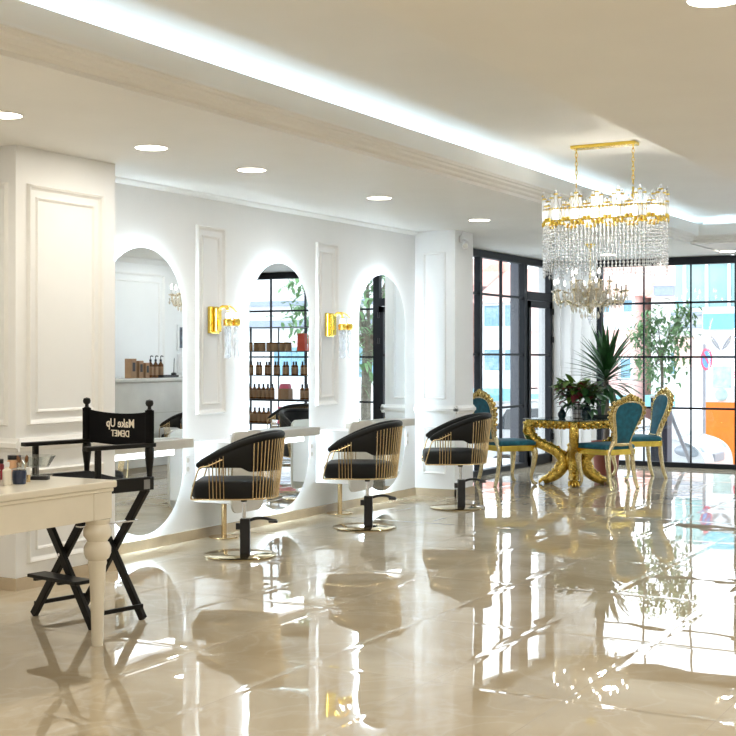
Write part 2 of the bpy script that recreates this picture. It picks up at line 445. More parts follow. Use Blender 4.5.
def door(name, axis, plane, u0, u1, hinge_u):
    d = bpy.data.objects.new(name, None); C.objects.link(d); d['kind'] = 'structure'
    def B(bm, a, b, z0, z1, dd, off=0):
        if axis == 'x': box(bm, plane - dd + off, plane + dd + off, a, b, z0, z1)
        else: box(bm, a, b, plane - dd - off, plane + dd - off, z0, z1)
    bm = BM(); B(bm, u0, u1, 2.13, 2.24, .045); obj('transom', bm, M['frame'], d, smooth=False)
    bm = BM()
    B(bm, u0 + .01, u0 + .075, .01, 2.12, .03, .03); B(bm, u1 - .075, u1 - .01, .01, 2.12, .03, .03)
    B(bm, u0 + .01, u1 - .01, .01, .13, .03, .03); B(bm, u0 + .01, u1 - .01, 2.04, 2.12, .03, .03)
    B(bm, u0 + .07, u1 - .07, 1.415, 1.44, .02, .03)
    obj('leaf_frame', bm, M['frame'], d, smooth=False)
    for z in (1.63, 2.0, .35):
        bm = BM()
        if axis == 'x': cyl(bm, (plane + .07, hinge_u, z - .04), (plane + .07, hinge_u, z + .04), .018)
        else: cyl(bm, (hinge_u, plane - .07, z - .04), (hinge_u, plane - .07, z + .04), .018)
        obj('hinge', bm, M['black'], d)
    bm = BM(); hu = u0 + .05 if hinge_u > (u0 + u1) / 2 else u1 - .05
    if axis == 'x': tube(bm, [(plane + .06, hu, 1.0), (plane + .11, hu, 1.0), (plane + .11, hu + .1, 1.0)], .009)
    else: tube(bm, [(hu, plane - .06, 1.0), (hu, plane - .11, 1.0), (hu + .1, plane - .11, 1.0)], .009)
    obj('handle', bm, M['black'], d)
door('door_1', 'x', -.34, 15.44, 16.25, 16.24)
door('door_2', 'y', 16.34, 2.175, 3.04, 3.03)

# ------------------------------------------------------------------ lamps in the ceiling
def lampdata(name, kind, energy, col, parent, loc, rot=(0, 0, 0), size=.12, spot=120):
    L = bpy.data.lights.new(name, kind); L.energy = energy; L.color = col
    if kind == 'SPOT': L.spot_size = rad(spot); L.spot_blend = .7; L.shadow_soft_size = size
    if kind == 'AREA': L.size = size; L.shape = 'DISK'
    o = bpy.data.objects.new(name, L); C.objects.link(o); o.location = loc; o.rotation_euler = rot; o.parent = parent
    return o
def downlight(x, y, label, e=1., seen=True):
    t = thing('ceiling_downlight', label, 'ceiling light', (x, y, H), 0, 'recessed round downlights')
    bm = BM(); ring_prism(bm, [(.106 * math.cos(k * PI / 18), .106 * math.sin(k * PI / 18)) for k in range(36)], [(.096 * math.cos(k * PI / 18), .096 * math.sin(k * PI / 18)) for k in range(36)], 'z', -.005, -.0005); obj('trim_ring', bm, M['plastic'], t)
    bm = BM(); lathe(bm, [(0, -.003), (.0955, -.003), (.0955, -.0005), (0, -.0005)], (0, 0, 0), 32); obj('diffuser', bm, M['lamp'], t)
    lampdata('downlight_lamp', 'AREA', 4.6 * e, (1., .93, .80) if y < 6.9 else (.88, .95, 1.), t, (0, 0, -.008), size=.17)
    return t
for x, y, l in ((1.05, 5.0, 'round recessed downlight cut by the left edge of the photo, above the cream pillar'),
                (1.05, 6.22, 'round recessed downlight just right of the cream pillar top'),
                (1.05, 7.29, 'round recessed downlight above the first oval mirror and sconce'),
                (1.05, 9.08, 'round recessed downlight above the second oval mirror'),
                (1.05, 11.0, 'round recessed downlight farthest along the mirror wall, by the white column'),
                (4.87, 4.62, 'round recessed downlight in the right hand ceiling at the top edge of the photo'),
                (2.17, 15.7, 'round recessed downlight close to the street window at the right edge of the photo')):
    downlight(x, y, l, .72 if y < 6.5 else .85)
D0 = downlight(1.05, 3.2, 'round recessed downlight added as fill light', 1.3)  # extra downlights added to fill the dark parts of the room
for x, y in ((1.05, 1.4), (1.05, -.6), (3.0, -.6), (4.87, -.6), (4.87, 1.0), (4.87, 2.8), (4.87, 6.6), (6.9, -.6), (6.9, 1.0), (6.9, 2.8), (6.9, 4.6), (6.9, 6.6)):
    dup(D0, (x, y, H))
D1 = downlight(6.9, 8.6, 'round recessed downlight added as fill light', 1.3)  # cooler extra downlights, added as fill for the far half
for x, y in ((4.4, 8.6), (4.4, 10.8), (4.2, 13.2), (3.0, 15.5), (4.6, 15.5), (.75, 15.5)):
    dup(D1, (x, y, H))
# LED strips lying in the cove
bm = BM(); box(bm, 1.76, 1.80, 1.0, 14.8, 2.772, 2.785); tag(obj('led_strip', bm, M['cove'], None, False), 'long cool white LED strip hidden behind the tray ceiling cornice', 'light strip')
bm = BM(); box(bm, 2.3, 3.75, 14.77, 14.80, 2.772, 2.785); tag(obj('led_strip', bm, M['cove'], None, False), 'short cool white LED strip across the far end of the tray ceiling', 'light strip')

# ------------------------------------------------------------------ mirror stations
MY = (7.375, 9.165, 10.96)
LBL = ('oval backlit wall mirror behind the black folding chair', 'oval backlit wall mirror reflecting the shelves of bottles', 'oval backlit wall mirror beside the white column')
for cy, lb in zip(MY, LBL):
    t = thing('oval_mirror', lb, 'mirror', (0, cy, 0), 0, 'oval mirrors with LED halo')
    bm = BM(); prism(bm, stadium(0, .455, .115, 2.19), 'x', .046, .052); obj('mirror_glass', bm, M['mirror'], t, angle=30)
    bm = BM(); prism(bm, stadium(0, .453, .117, 2.188), 'x', .036, .0455); obj('backing_board', bm, M['mback'], t, angle=30)
    bm = BM(); ring_prism(bm, stadium(0, .42, .15, 2.155), stadium(0, .405, .165, 2.14), 'x', .004, .034); obj('led_halo', bm, M['halo'], t)
def shelf(y0, y1, label):
    t = thing('mirror_shelf', label, 'shelf', (0, y0, 0), 0, 'shelves under the mirrors')
    L = y1 - y0
    bm = BM(); box(bm, .058, .19, 0, L, .728, .795); obj('shelf_board', bm, M['greige'], t, False, .004)
    bm = BM(); box(bm, .062, .085, .02, L - .1, .675, .727); obj('led_bar', bm, M['halo2'], t, False)
    bm = BM()
    box(bm, .0, .059, .05, .08, .70, .78)
    obj('bracket', bm, M['white'], t, False)
M['halo2'] = glow('shelf_led_glow', (.92, .97, 1.), 2.2)
shelf(6.70, 7.785, 'greige wall shelf in front of the first mirror behind the folding chair')
shelf(8.46, 9.585, 'greige wall shelf in front of the mirror with reflected bottles')
shelf(10.24, 11.37, 'greige wall shelf in front of the last mirror by the column')
def cabinet(y0, label):
    t = thing('wall_cabinet', label, 'cabinet', (0, y0, 0), 0, 'white wall cabinets between mirrors')
    bm = BM(); box(bm, .002, .34, 0, .40, .287, .752); obj('body', bm, M['white'], t, False, .004)
    bm = BM(); prism(bm, rrect(-.005, .41, .215, .832, .07), 'x', .341, .362); obj('front_panel', bm, M['greige'], t, angle=30, bevel=.003)
    bm = BM(); cyl(bm, (.135, .20, .0), (.135, .20, .287), .021, seg=20)
    pole = obj('support_pole', bm, M['brass'], t)
    bm = BM(); lathe(bm, [(0, .0), (.115, .0), (.118, .004), (.115, .009), (.02, .012), (0, .012)], (.135, .20, 0), 36); obj('floor_disc', bm, M['brass'], pole)
cabinet(8.045, 'white wall cabinet on a brass pole below the first sconce')
cabinet(9.81, 'white wall cabinet on a brass pole below the second sconce')
for y, l in ((7.95, 'white double wall socket between the first mirror and the cabinet'), (9.735, 'white double wall socket right of the middle mirror'), (11.55, 'white double wall socket beside the column corner')):
    t = thing('wall_socket', l, 'socket', (0, y, .58))
    bm = BM(); box(bm, 0, .009, -.035, .035, -.072, .072); obj('plate', bm, M['plastic'], t, False, .003)
    for z in (-.034, .034):
        bm = BM(); lathe(bm, [(0, 0), (.019, 0), (.019, .002), (0, .002)], (0, 0, 0), 16)
        bmesh.ops.rotate(bm, verts=bm.verts, cent=(0, 0, 0), matrix=Matrix.Rotation(PI / 2, 3, 'Y')); bmesh.ops.translate(bm, verts=bm.verts, vec=(.0095, 0, z))
        obj('outlet', bm, M['greige'], t)
def sconce(y, label):
    t = thing('wall_sconce', label, 'wall lamp', (.022, y, 1.69), 0, 'gold crystal sconces')
    bm = BM(); box(bm, -.022, .016, -.085, .03, -.105, .105); obj('back_plate', bm, M['gold'], t, False, .008)
    bm = BM(); box(bm, .016, .05, -.06, .01, -.095, .095); obj('stem_box', bm, M['gold'], t, False, .008)
    for k, (dy, dx) in enumerate(((-.045, .15), (.035, .17), (.0, .11))):
        bm = BM(); tube(bm, smooth_path([(.03, -.02, .05), (.06, dy * .5, .10), (.11, dy, .105), (dx, dy, .06), (dx, dy, .0)]), .006, 8); obj('arm', bm, M['gold'], t)
        bm = BM(); lathe(bm, [(.0, .012), (.02, .01), (.034, -.005), (.03, -.03), (.034, -.045), (.02, -.05), (0, -.05)], (dx, dy, 0), 16); obj('cup', bm, M['gold'], t)
        bm = BM(); lathe(bm, [(0, -.05), (.022, -.055), (.024, -.075), (.02, -.085), (.024, -.11), (.02, -.125), (.024, -.16), (.02, -.175), (.024, -.22), (.02, -.24), (.023, -.285), (.012, -.30), (0, -.305)], (dx, dy, 0), 10); obj('crystal_tube', bm, M['crystal'], t, smooth=False)
        bm = BM(); ball(bm, (dx, dy, .03), (.016, .016, .024)); obj('bulb', bm, M['bulb'], t)
sconce(8.295, 'gold wall sconce with crystal tubes on the first wall panel')
sconce(10.05, 'gold wall sconce with crystal tubes on the second wall panel')
# security camera
t = thing('security_camera', 'small white security camera high on the white column', 'camera', (.45, 11.86, 2.555))
bm = BM(); cyl(bm, (0, 0, .03), (.02, 0, .03), .04); obj('mount', bm, M['plastic'], t)
bm = BM(); tube(bm, [(.02, 0, .03), (.06, 0, .02), (.07, -.02, -.02)], .010); obj('arm', bm, M['plastic'], t)
bm = BM(); cyl(bm, (.05, .03, -.01), (.10, -.10, -.05), .032); obj('housing', bm, M['plastic'], t, bevel=.004)
bm = BM(); cyl(bm, (.098, -.095, -.048), (.102, -.106, -.0515), .024); obj('lens', bm, M['greige'], t)
bm = BM(); tube(bm, smooth_path([(.005, .0, .07), (.02, .02, .12), (.004, .03, .12)]), .004); obj('cable', bm, M['plastic'], t)

# ------------------------------------------------------------------ salon chairs
def ru(x): return max(0, min(1, (x + .28) / .62))
def ztop(x): return .668 + .200 * (1 - (1 - ru(x)) ** 1.8)
def upath(n=40, off=0., xf=-.28, cxx=.03, rx=.30, ry=.285):
    """U-shaped plan from the left arm tip round the back to the right arm tip"""
    pts = []
    for k in range(10): pts.append((xf + (cxx - xf) * k / 10, -(ry + off)))
    for k in range(n + 1):
        a = PI * k / n; pts.append((cxx + (rx + off) * math.sin(a), -(ry + off) * math.cos(a)))
    for k in range(9, -1, -1): pts.append((xf + (cxx - xf) * k / 10, ry + off))
    return pts
def salon_chair(label, loc, rz):
    t = thing('salon_chair', label, 'salon chair', loc, rz, 'black and brass salon chairs')
    # cushion
    bm = BM()
    out = [(-.335, -.215), (-.30, -.25)] + [(x, y) for x, y in upath(24, 0, -.2, .0, .255, .26)] + [(-.30, .25), (-.335, .215)]
    cx0 = sum(p[0] for p in out) / len(out)
    layers = [(.43, .93), (.435, .97), (.45, 1.), (.52, 1.), (.540, .975), (.550, .92), (.556, .80), (.560, .55), (.562, .25)]
    rings = [[bm.verts.new((cx0 + (x - cx0) * s, y * s, z)) for x, y in out] for z, s in layers]
    for A, B in zip(rings, rings[1:]):
        for k in range(len(out)): bm.faces.new((A[k], A[(k + 1) % len(out)], B[(k + 1) % len(out)], B[k]))
    bm.faces.new(list(reversed(rings[0]))); bm.faces.new(rings[-1])
    obj('seat', bm, M['leather'], t, angle=60)
    # wraparound back and arms; the plan draws in a little towards the seat
    N = 60; NA = 10
    def plan(i, z, off=0.):
        """point i of the U at height z, pushed out by off"""
        if i <= NA: x, y, nx, ny = -.28 + .31 * i / NA, -.285, 0, -1
        elif i >= NA + N: x, y, nx, ny = -.28 + .31 * (2 * NA + N - i) / NA, .285, 0, 1
        else:
            a = PI * (i - NA) / N; nx, ny = math.sin(a), -math.cos(a); x, y = .03 + .30 * nx, .285 * ny
        g = max(0, min(1, (x + .02) / .2)); o = off - .12 * g * max(0, .87 - z) - .035 * (1 - g) * max(0, min(1, (.64 - z) / .2))
        return (x + nx * o, y + ny * o, z)
    NT = 2 * NA + N
    bm = BM()
    def zl(x):
        if x < .02: return min(.650, ztop(x) - .035)
        s = min(1, (x - .02) / .09); s = s * s * (3 - 2 * s)
        return .650 - .03 * s
    rr = []
    for i in range(NT + 1):
        x0 = plan(i, .87)[0]; a, b = ztop(x0), zl(x0)
        rr.append([bm.verts.new(p) for p in (plan(i, b + .012), plan(i, a - .02), plan(i, a, -.012), plan(i, a, -.034), plan(i, a - .02, -.046), plan(i, b + .012, -.046), plan(i, b, -.034), plan(i, b, -.012))])
    for A, B in zip(rr, rr[1:]):
        for k in range(8): bm.faces.new((A[k], B[k], B[(k + 1) % 8], A[(k + 1) % 8]))
    bm.faces.new(rr[0]); bm.faces.new(list(reversed(rr[-1])))
    obj('backrest', bm, M['leather'], t, angle=60)
    bm = BM(); pts = [plan(i, ztop(plan(i, .87)[0]) + .002, -.016) for i in range(NT + 1)]
    tube(bm, pts, [.020] + [.026] * (len(pts) - 2) + [.020], 10)
    for p in (pts[0], pts[-1]): ball(bm, p, .0205, 10, 8)
    obj('padded_rim', bm, M['leather'], t)
    zr = .428
    def add_rod(i, ztp):
        bm = BM(); tube(bm, [plan(i, ztp - (ztp - zr) * q / 6, .009) for q in range(7)], .0046, 6); obj('brass_rod', bm, M['brass'], t)
    for k in range(25):
        i = NA + 6.5 + k * (N - 13) / 24
        add_rod(i, ztop(plan(i, .87)[0]) - .018)
    for sd in (0, 1):
        for k in range(5):
            i = 2.6 + k * .85
            i = i if sd == 0 else NT - i
            add_rod(i, ztop(plan(i, .87)[0]) - .03)
    bm = BM(); ring = [(-.325, -.18, zr), (-.31, -.235, zr)] + [plan(i, zr, .005) for i in range(2, NT - 1)] + [(-.31, .235, zr), (-.325, .18, zr)]
    tube(bm, ring, .006, 8, closed=True); obj('seat_ring', bm, M['brass'], t)
    for s in (-1, 1):
        bm = BM(); tube(bm, smooth_path([(-.10, s * .297, ztop(-.10) - .05), (-.2, s * .297, ztop(-.2) - .045), (-.27, s * .293, ztop(-.28) - .02), (-.305, s * .28, .56), (-.335, s * .255, .455), (-.33, s * .24, zr), (-.27, s * .25, zr)], 5), .006, 8); obj('front_bow', bm, M['brass'], t)
    # pedestal
    bm = BM(); lathe(bm, [(0, 0), (.268, 0), (.276, .004), (.276, .010), (.268, .015), (.10, .019), (0, .02)], (0, 0, 0), 56)
    obj('base_disc', bm, M['discgold'], t, angle=50)
    bm = BM(); box(bm, .0, .075, -.036, .036, .018, .268); obj('hydraulic_column', bm, M['black'], t, False, .006)
    bm = BM(); cyl(bm, (.028, 0, .25), (.028, 0, .415), .015); obj('piston', bm, M['chrome'], t)
    bm = BM(); lathe(bm, [(0, .385), (.022, .387), (.026, .40), (.03, .428), (0, .43)], (.028, 0, 0), 20); box(bm, -.09, .12, -.09, .09, .418, .43); obj('seat_mount', bm, M['black'], t)
    bm = BM(); box(bm, -.032, .0, -.022, .022, .19, .235); tube(bm, smooth_path([(.06, 0, .25), (.12, 0, .268), (.19, 0, .268), (.24, 0, .255), (.275, 0, .25)]), [.011] * 25, 8)
    pd = obj('pump_pedal', bm, M['black'], t)
    bm = BM(); box(bm, .215, .285, -.028, .028, .238, .254); obj('pedal_pad', bm, M['black'], pd, False, .005)
    return t
S0 = salon_chair('black salon chair with brass rods, nearest of the chairs by the mirrors', (.785, 7.535, 0), rad(29))
S0.scale = (.93, .93, .985)
dup(S0, (.81, 9.26, 0), rad(26), 'black salon chair with brass rods facing the last mirror, second along the wall')
dup(S0, (.87, 10.91, 0), rad(31), 'black salon chair with brass rods before the column, third along the wall')
dup(S0, (3.6, 12.62, 0), rad(190), 'black salon chair in the first mirror reflection, before the reception desk', scale=(.92, .92, .86))
dup(S0, (3.17, 14.3, 0), rad(200), 'black salon chair in the middle mirror reflection, below the bottle shelves', scale=(.92, .92, .9))

# ------------------------------------------------------------------ folding make-up chair
t = thing('folding_chair', 'tall black wooden folding chair with lettered canvas back behind the white table', 'chair', (1.36, 5.338, 0), rad(-11))
W, D = .268, .165
for y, sgn in ((-D, 1), (D, -1)):
    for s in (-1, 1):
        yy = y + s * .014
        bm = BM(); bar(bm, (-s * .275 - .035, yy, .006), (s * .252 - .02, yy, .70), .044, .026, up=(0, 1, 0)); obj('leg', bm, M['wood'], t, False, .003)
    bm = BM(); cyl(bm, (-.027, y - .032, .362), (-.027, y + .032, .362), .009, seg=12); obj('hinge_pin', bm, M['chrome'], t)
for s in (-1, 1):
    bm = BM(); box(bm, s * W - .02, s * W + .02, -.235, .185, .695, .765); rl = obj('seat_rail', bm, M['wood'], t, False, .004)
    bm = BM(); box(bm, s * (W + .0215) - .001, s * (W + .0215) + .001, .115, .155, .702, .752); obj('metal_plate', bm, M['steel'], rl, False)
    bm = BM(); bar(bm, (s * .25 - .033, -D, .072), (s * .25 - .033, D, .072), .016, .022); obj('stretcher', bm, M['wood'], t, False, .002)
    bm = BM(); lathe(bm, [(0, .765), (.014, .765), (.016, .80), (.026, .88), (.024, .915), (.018, .925), (.017, 1.12), (.011, 1.123), (.010, 1.135), (.019, 1.143), (.022, 1.155), (.018, 1.169), (0, 1.175)], (s * W, .17, 0), 18); obj('back_post', bm, M['wood'], t)
    bm = BM(); bar(bm, (s * W, -.17, .76), (s * W, -.17, .925), .03, .022); obj('arm_post', bm, M['wood'], t, False, .003)
    bm = BM(); prism(bm, rrect(s * W - .027, s * W + .027, -.25, .20, .012, 3), 'z', .922, .943); obj('armrest', bm, M['wood'], t, False, .003)
bm = BM()
n = 14; A = []
for i in range(n + 1):
    u = -1 + 2 * i / n; x = u * (W - .018); z = .762 - .022 * (1 - u * u)
    A.append([bm.verts.new((x, -.2, z)), bm.verts.new((x, .2, z)), bm.verts.new((x, .2, z - .006)), bm.verts.new((x, -.2, z - .006))])
for P, Q in zip(A, A[1:]):
    for k in range(4): bm.faces.new((P[k], Q[k], Q[(k + 1) % 4], P[(k + 1) % 4]))
bm.faces.new(A[0]); bm.faces.new(list(reversed(A[-1])))
obj('canvas_seat', bm, M['canvas'], t)
bm = BM(); A = []
for i in range(n + 1):
    u = -1 + 2 * i / n; x = u * (W + .022); y = .17 + .012 * (1 - u * u)
    zt = 1.116 - .024 * (1 - u * u) ** .8; zb = .932 - .012 * (1 - u * u)
    A.append([bm.verts.new(p) for p in ((x, y - .004, zb), (x, y - .004, zt), (x, y + .004, zt), (x, y + .004, zb))])
for P, Q in zip(A, A[1:]):
    for k in range(4): bm.faces.new((P[k], Q[k], Q[(k + 1) % 4], P[(k + 1) % 4]))
bm.faces.new(A[0]); bm.faces.new(list(reversed(A[-1])))
cb = obj('canvas_back', bm, M['canvas'], t)
for s in (-1, 1):
    bm = BM(); lathe(bm, [(0, .925), (.024, .925), (.024, 1.116), (0, 1.116)], (s * W, .17, 0), 16); obj('canvas_sleeve', bm, M['canvas'], cb)
def text(name, body, size, loc, rot, m, parent, ext=.0008, sx=1, align='CENTER', bold=0):
    c = bpy.data.curves.new(name, 'FONT'); c.body = body; c.size = size; c.extrude = ext; c.align_x = align; c.align_y = 'CENTER'; c.offset = bold
    c.resolution_u = 3
    tmp = bpy.data.objects.new(name, c); C.objects.link(tmp)
    dg = bpy.context.evaluated_depsgraph_get(); dg.update()
    me = bpy.data.meshes.new_from_object(tmp.evaluated_get(dg)); me.materials.clear(); me.materials.append(m)
    bpy.data.objects.remove(tmp)
    o = bpy.data.objects.new(name, me); C.objects.link(o)
    o.location = loc; o.rotation_euler = rot; o.scale = (sx, 1, 1); o.parent = parent
    return o
for body, z, sz in (('Make Up', 1.038, .066), ('DEMET', .982, .050)):
    o = text('lettering', body, sz, (.02, .1735, z), (PI / 2, 0, 0), M['printing'], cb, sx=-1, bold=.0007)
bm = BM(); box(bm, -.16, .25, -.30, -.185, .243, .262); fr = obj('footrest', bm, M['wood'], t, False, .004)
bm = BM()
for s in (-1, 1): bar(bm, (s * .10, -.295, .238), (s * .10, -.16, .238), .022, .016)
obj('footrest_bracket', bm, M['wood'], fr, False)
bm = BM(); box(bm, -.155, -.11, -.19, .19, .517, .525); obj('brace', bm, M['chrome'], t, False)
bm = BM(); box(bm, .11, .155, -.19, .19, .517, .525); obj('brace', bm, M['chrome'], t, False)

# ------------------------------------------------------------------ make-up table and what is on it
TX, TY = 1.885, 4.93         # far right corner of the top
t = thing('makeup_table', 'white lacquered table with fat turned leg at the left edge', 'table', (TX, TY, 0))
bm = BM(); prism(bm, rrect(-1.05, 0, -1.75, 0, .015, 3), 'z', .765, .80); obj('tabletop', bm, M['cream'], t, False, .008)
bm = BM(); prism(bm, rrect(-1.035, -.012, -1.735, -.012, .012, 3), 'z', .745, .765); obj('top_moulding', bm, M['cream'], t, False, .006)
bm = BM(); ring_prism(bm, rrect(-1.02, -.025, -1.72, -.025, .004, 2), rrect(-.99, -.055, -1.69, -.055, .004, 2), 'z', .615, .745); obj('apron', bm, M['cream'], t, False, .002)
prof = [(0, 0), (.034, 0), (.036, .03), (.041, .2), (.052, .385), (.058, .40), (.055, .415), (.07, .425), (.082, .45), (.083, .475), (.07, .50), (.06, .507), (.066, .515), (.084, .535), (.086, .56), (.076, .58), (.068, .59), (.076, .60), (.078, .615), (0, .615)]
for x, y in ((-.066, -.075), (-.94, -.075), (-.066, -1.64), (-.94, -1.64)):
    bm = BM(); lathe(bm, [(r * .8, z) for r, z in prof], (x, y, 0), 32); obj('leg', bm, M['cream'], t)
    if (x, y) == (-.066, -.075):
        bm = BM(); box(bm, x - .085, x + .045, y - .075, y + .054, .615, .745); obj('corner_block', bm, M['cream'], t, False, .003)
def TW(x, y, z=.8): return (TX + x, TY + y, z)
# bowl on a foot, brushes, jars, compacts
t = thing('glass_dish', 'wide clear glass dish with sloping sides on the white table', 'dish', TW(-.43, -.11))
bm = BM(); lathe(bm, [(.045, 0), (.045, .004), (.008, .01), (.008, .05), (.06, .055), (.095, .11), (.092, .11), (.057, .06), (0, .058)], (0, 0, 0), 28); obj('bowl', bm, M['cup'], t)
t = thing('brush_cup', 'clear cup full of makeup brushes at the left edge of the white table', 'brush holder', TW(-.62, -.27))
bm = BM(); lathe(bm, [(0, 0), (.036, 0), (.04, .10), (.037, .10), (.033, .006), (0, .006)], (0, 0, 0), 24); obj('cup', bm, M['cup'], t)
for k in range(7):
    a = k * .9; bm = BM(); p0 = Vector((.012 * math.cos(a), .012 * math.sin(a), .012)); p1 = Vector((.04 * math.cos(a), .04 * math.sin(a), .15 + .015 * (k % 3)))
    cyl(bm, p0, p1, .003, .005, 8); b = obj('brush', bm, M['wood'], t)
    bm = BM(); dd = (p1 - p0).normalized(); tube(bm, [p1, p1 + dd * .014, p1 + dd * .03, p1 + dd * .042], [.006, .011, .010, .002], 10); obj('bristles', bm, M['terra'] if k % 2 else M['leather'], b)
for (x, y, c, l, hh, r) in ((-.53, -.27, 'red', 'small dark red jar among the makeup on the white table', .07, .03),
                         (-.50, -.19, 'peach', 'peach coloured powder jar with black lid on the white table', .085, .036)):
    t = thing('cosmetic_jar', l, 'jar', TW(x, y, .8))
    bm = BM(); lathe(bm, [(0, 0), (r * .8, 0), (r, .01), (r, hh), (r * .85, hh + .008), (0, hh + .008)], (0, 0, 0), 24); obj('jar', bm, mat(c + '_cosmetic', (.25, .02, .03) if c == 'red' else (.75, .45, .25), .3), t)
    bm = BM(); lathe(bm, [(0, hh + .009), (r * .9, hh + .009), (r * .9, hh + .03), (0, hh + .032)], (0, 0, 0), 24); obj('lid', bm, M['black'], t)
for (x, y, l) in ((-.28, -.38, 'dark blue glass pot nearest the edge of the white table'), (-.33, -.50, 'dark blue glass pot at the far left among the makeup')):
    t = thing('glass_pot', l, 'jar', TW(x, y))
    bm = BM(); lathe(bm, [(0, 0), (.03, 0), (.034, .02), (.034, .055), (.03, .066), (0, .066)], (0, 0, 0), 24); obj('pot', bm, mat('blue_pot', (.02, .03, .07), .1), t)
    bm = BM(); lathe(bm, [(.0345, .0665), (.036, .072), (.0, .08)], (0, 0, 0), 24); obj('lid', bm, M['cup'], t)
for (x, y, l, c) in ((-.35, -.17, 'black and clear compact case lying on the white table', 'black'),):
    t = thing('powder_compact', l, 'compact', TW(x, y), .5)
    bm = BM(); prism(bm, rrect(-.045, .045, -.03, .03, .012), 'z', 0, .018); obj('case', bm, M['black'], t, False, .003)
    bm = BM(); prism(bm, rrect(-.045, .06, -.03, .03, .012), 'z', .0185, .03); obj('clear_lid', bm, M['cup'], t, False, .003)
t = thing('lipstick', 'ivory and bronze lipstick standing on the white table', 'lipstick', TW(-.31, -.29))
bm = BM(); cyl(bm, (0, 0, 0), (0, 0, .035), .010); obj('tube', bm, M['brass'], t)
bm = BM(); cyl(bm, (0, 0, .0355), (0, 0, .07), .011); obj('cap', bm, M['plastic'], t)
t = thing('foundation_bottle', 'pale beige foundation bottle standing between blue pots', 'bottle', TW(-.29, -.45))
bm = BM(); lathe(bm, [(0, 0), (.02, 0), (.021, .01), (.021, .07), (.01, .08), (.01, .085), (0, .085)], (0, 0, 0), 20); obj('bottle', bm, M['cream'], t)
bm = BM(); cyl(bm, (0, 0, .0855), (0, 0, .108), .012); obj('cap', bm, M['plastic'], t)

t = thing('glass_tumbler', 'clear tumbler with short brown brushes between the jars and the glass dish', 'glass', TW(-.42, -.215))
bm = BM(); lathe(bm, [(0, 0), (.024, 0), (.030, .085), (.028, .085), (.022, .006), (0, .006)], (0, 0, 0), 24); obj('cup', bm, M['cup'], t)
for k in range(4):
    a = k * 1.6; p0 = Vector((.008 * math.cos(a), .008 * math.sin(a), .012)); p1 = Vector((.024 * math.cos(a), .024 * math.sin(a), .085))
    bm = BM(); cyl(bm, p0, p1, .003, .004, 8); b = obj('brush', bm, M['brass'], t)
    bm = BM(); dd = (p1 - p0).normalized(); tube(bm, [p1, p1 + dd * .012, p1 + dd * .026, p1 + dd * .034], [.005, .009, .008, .002], 10); obj('bristles', bm, M['amber'], b)

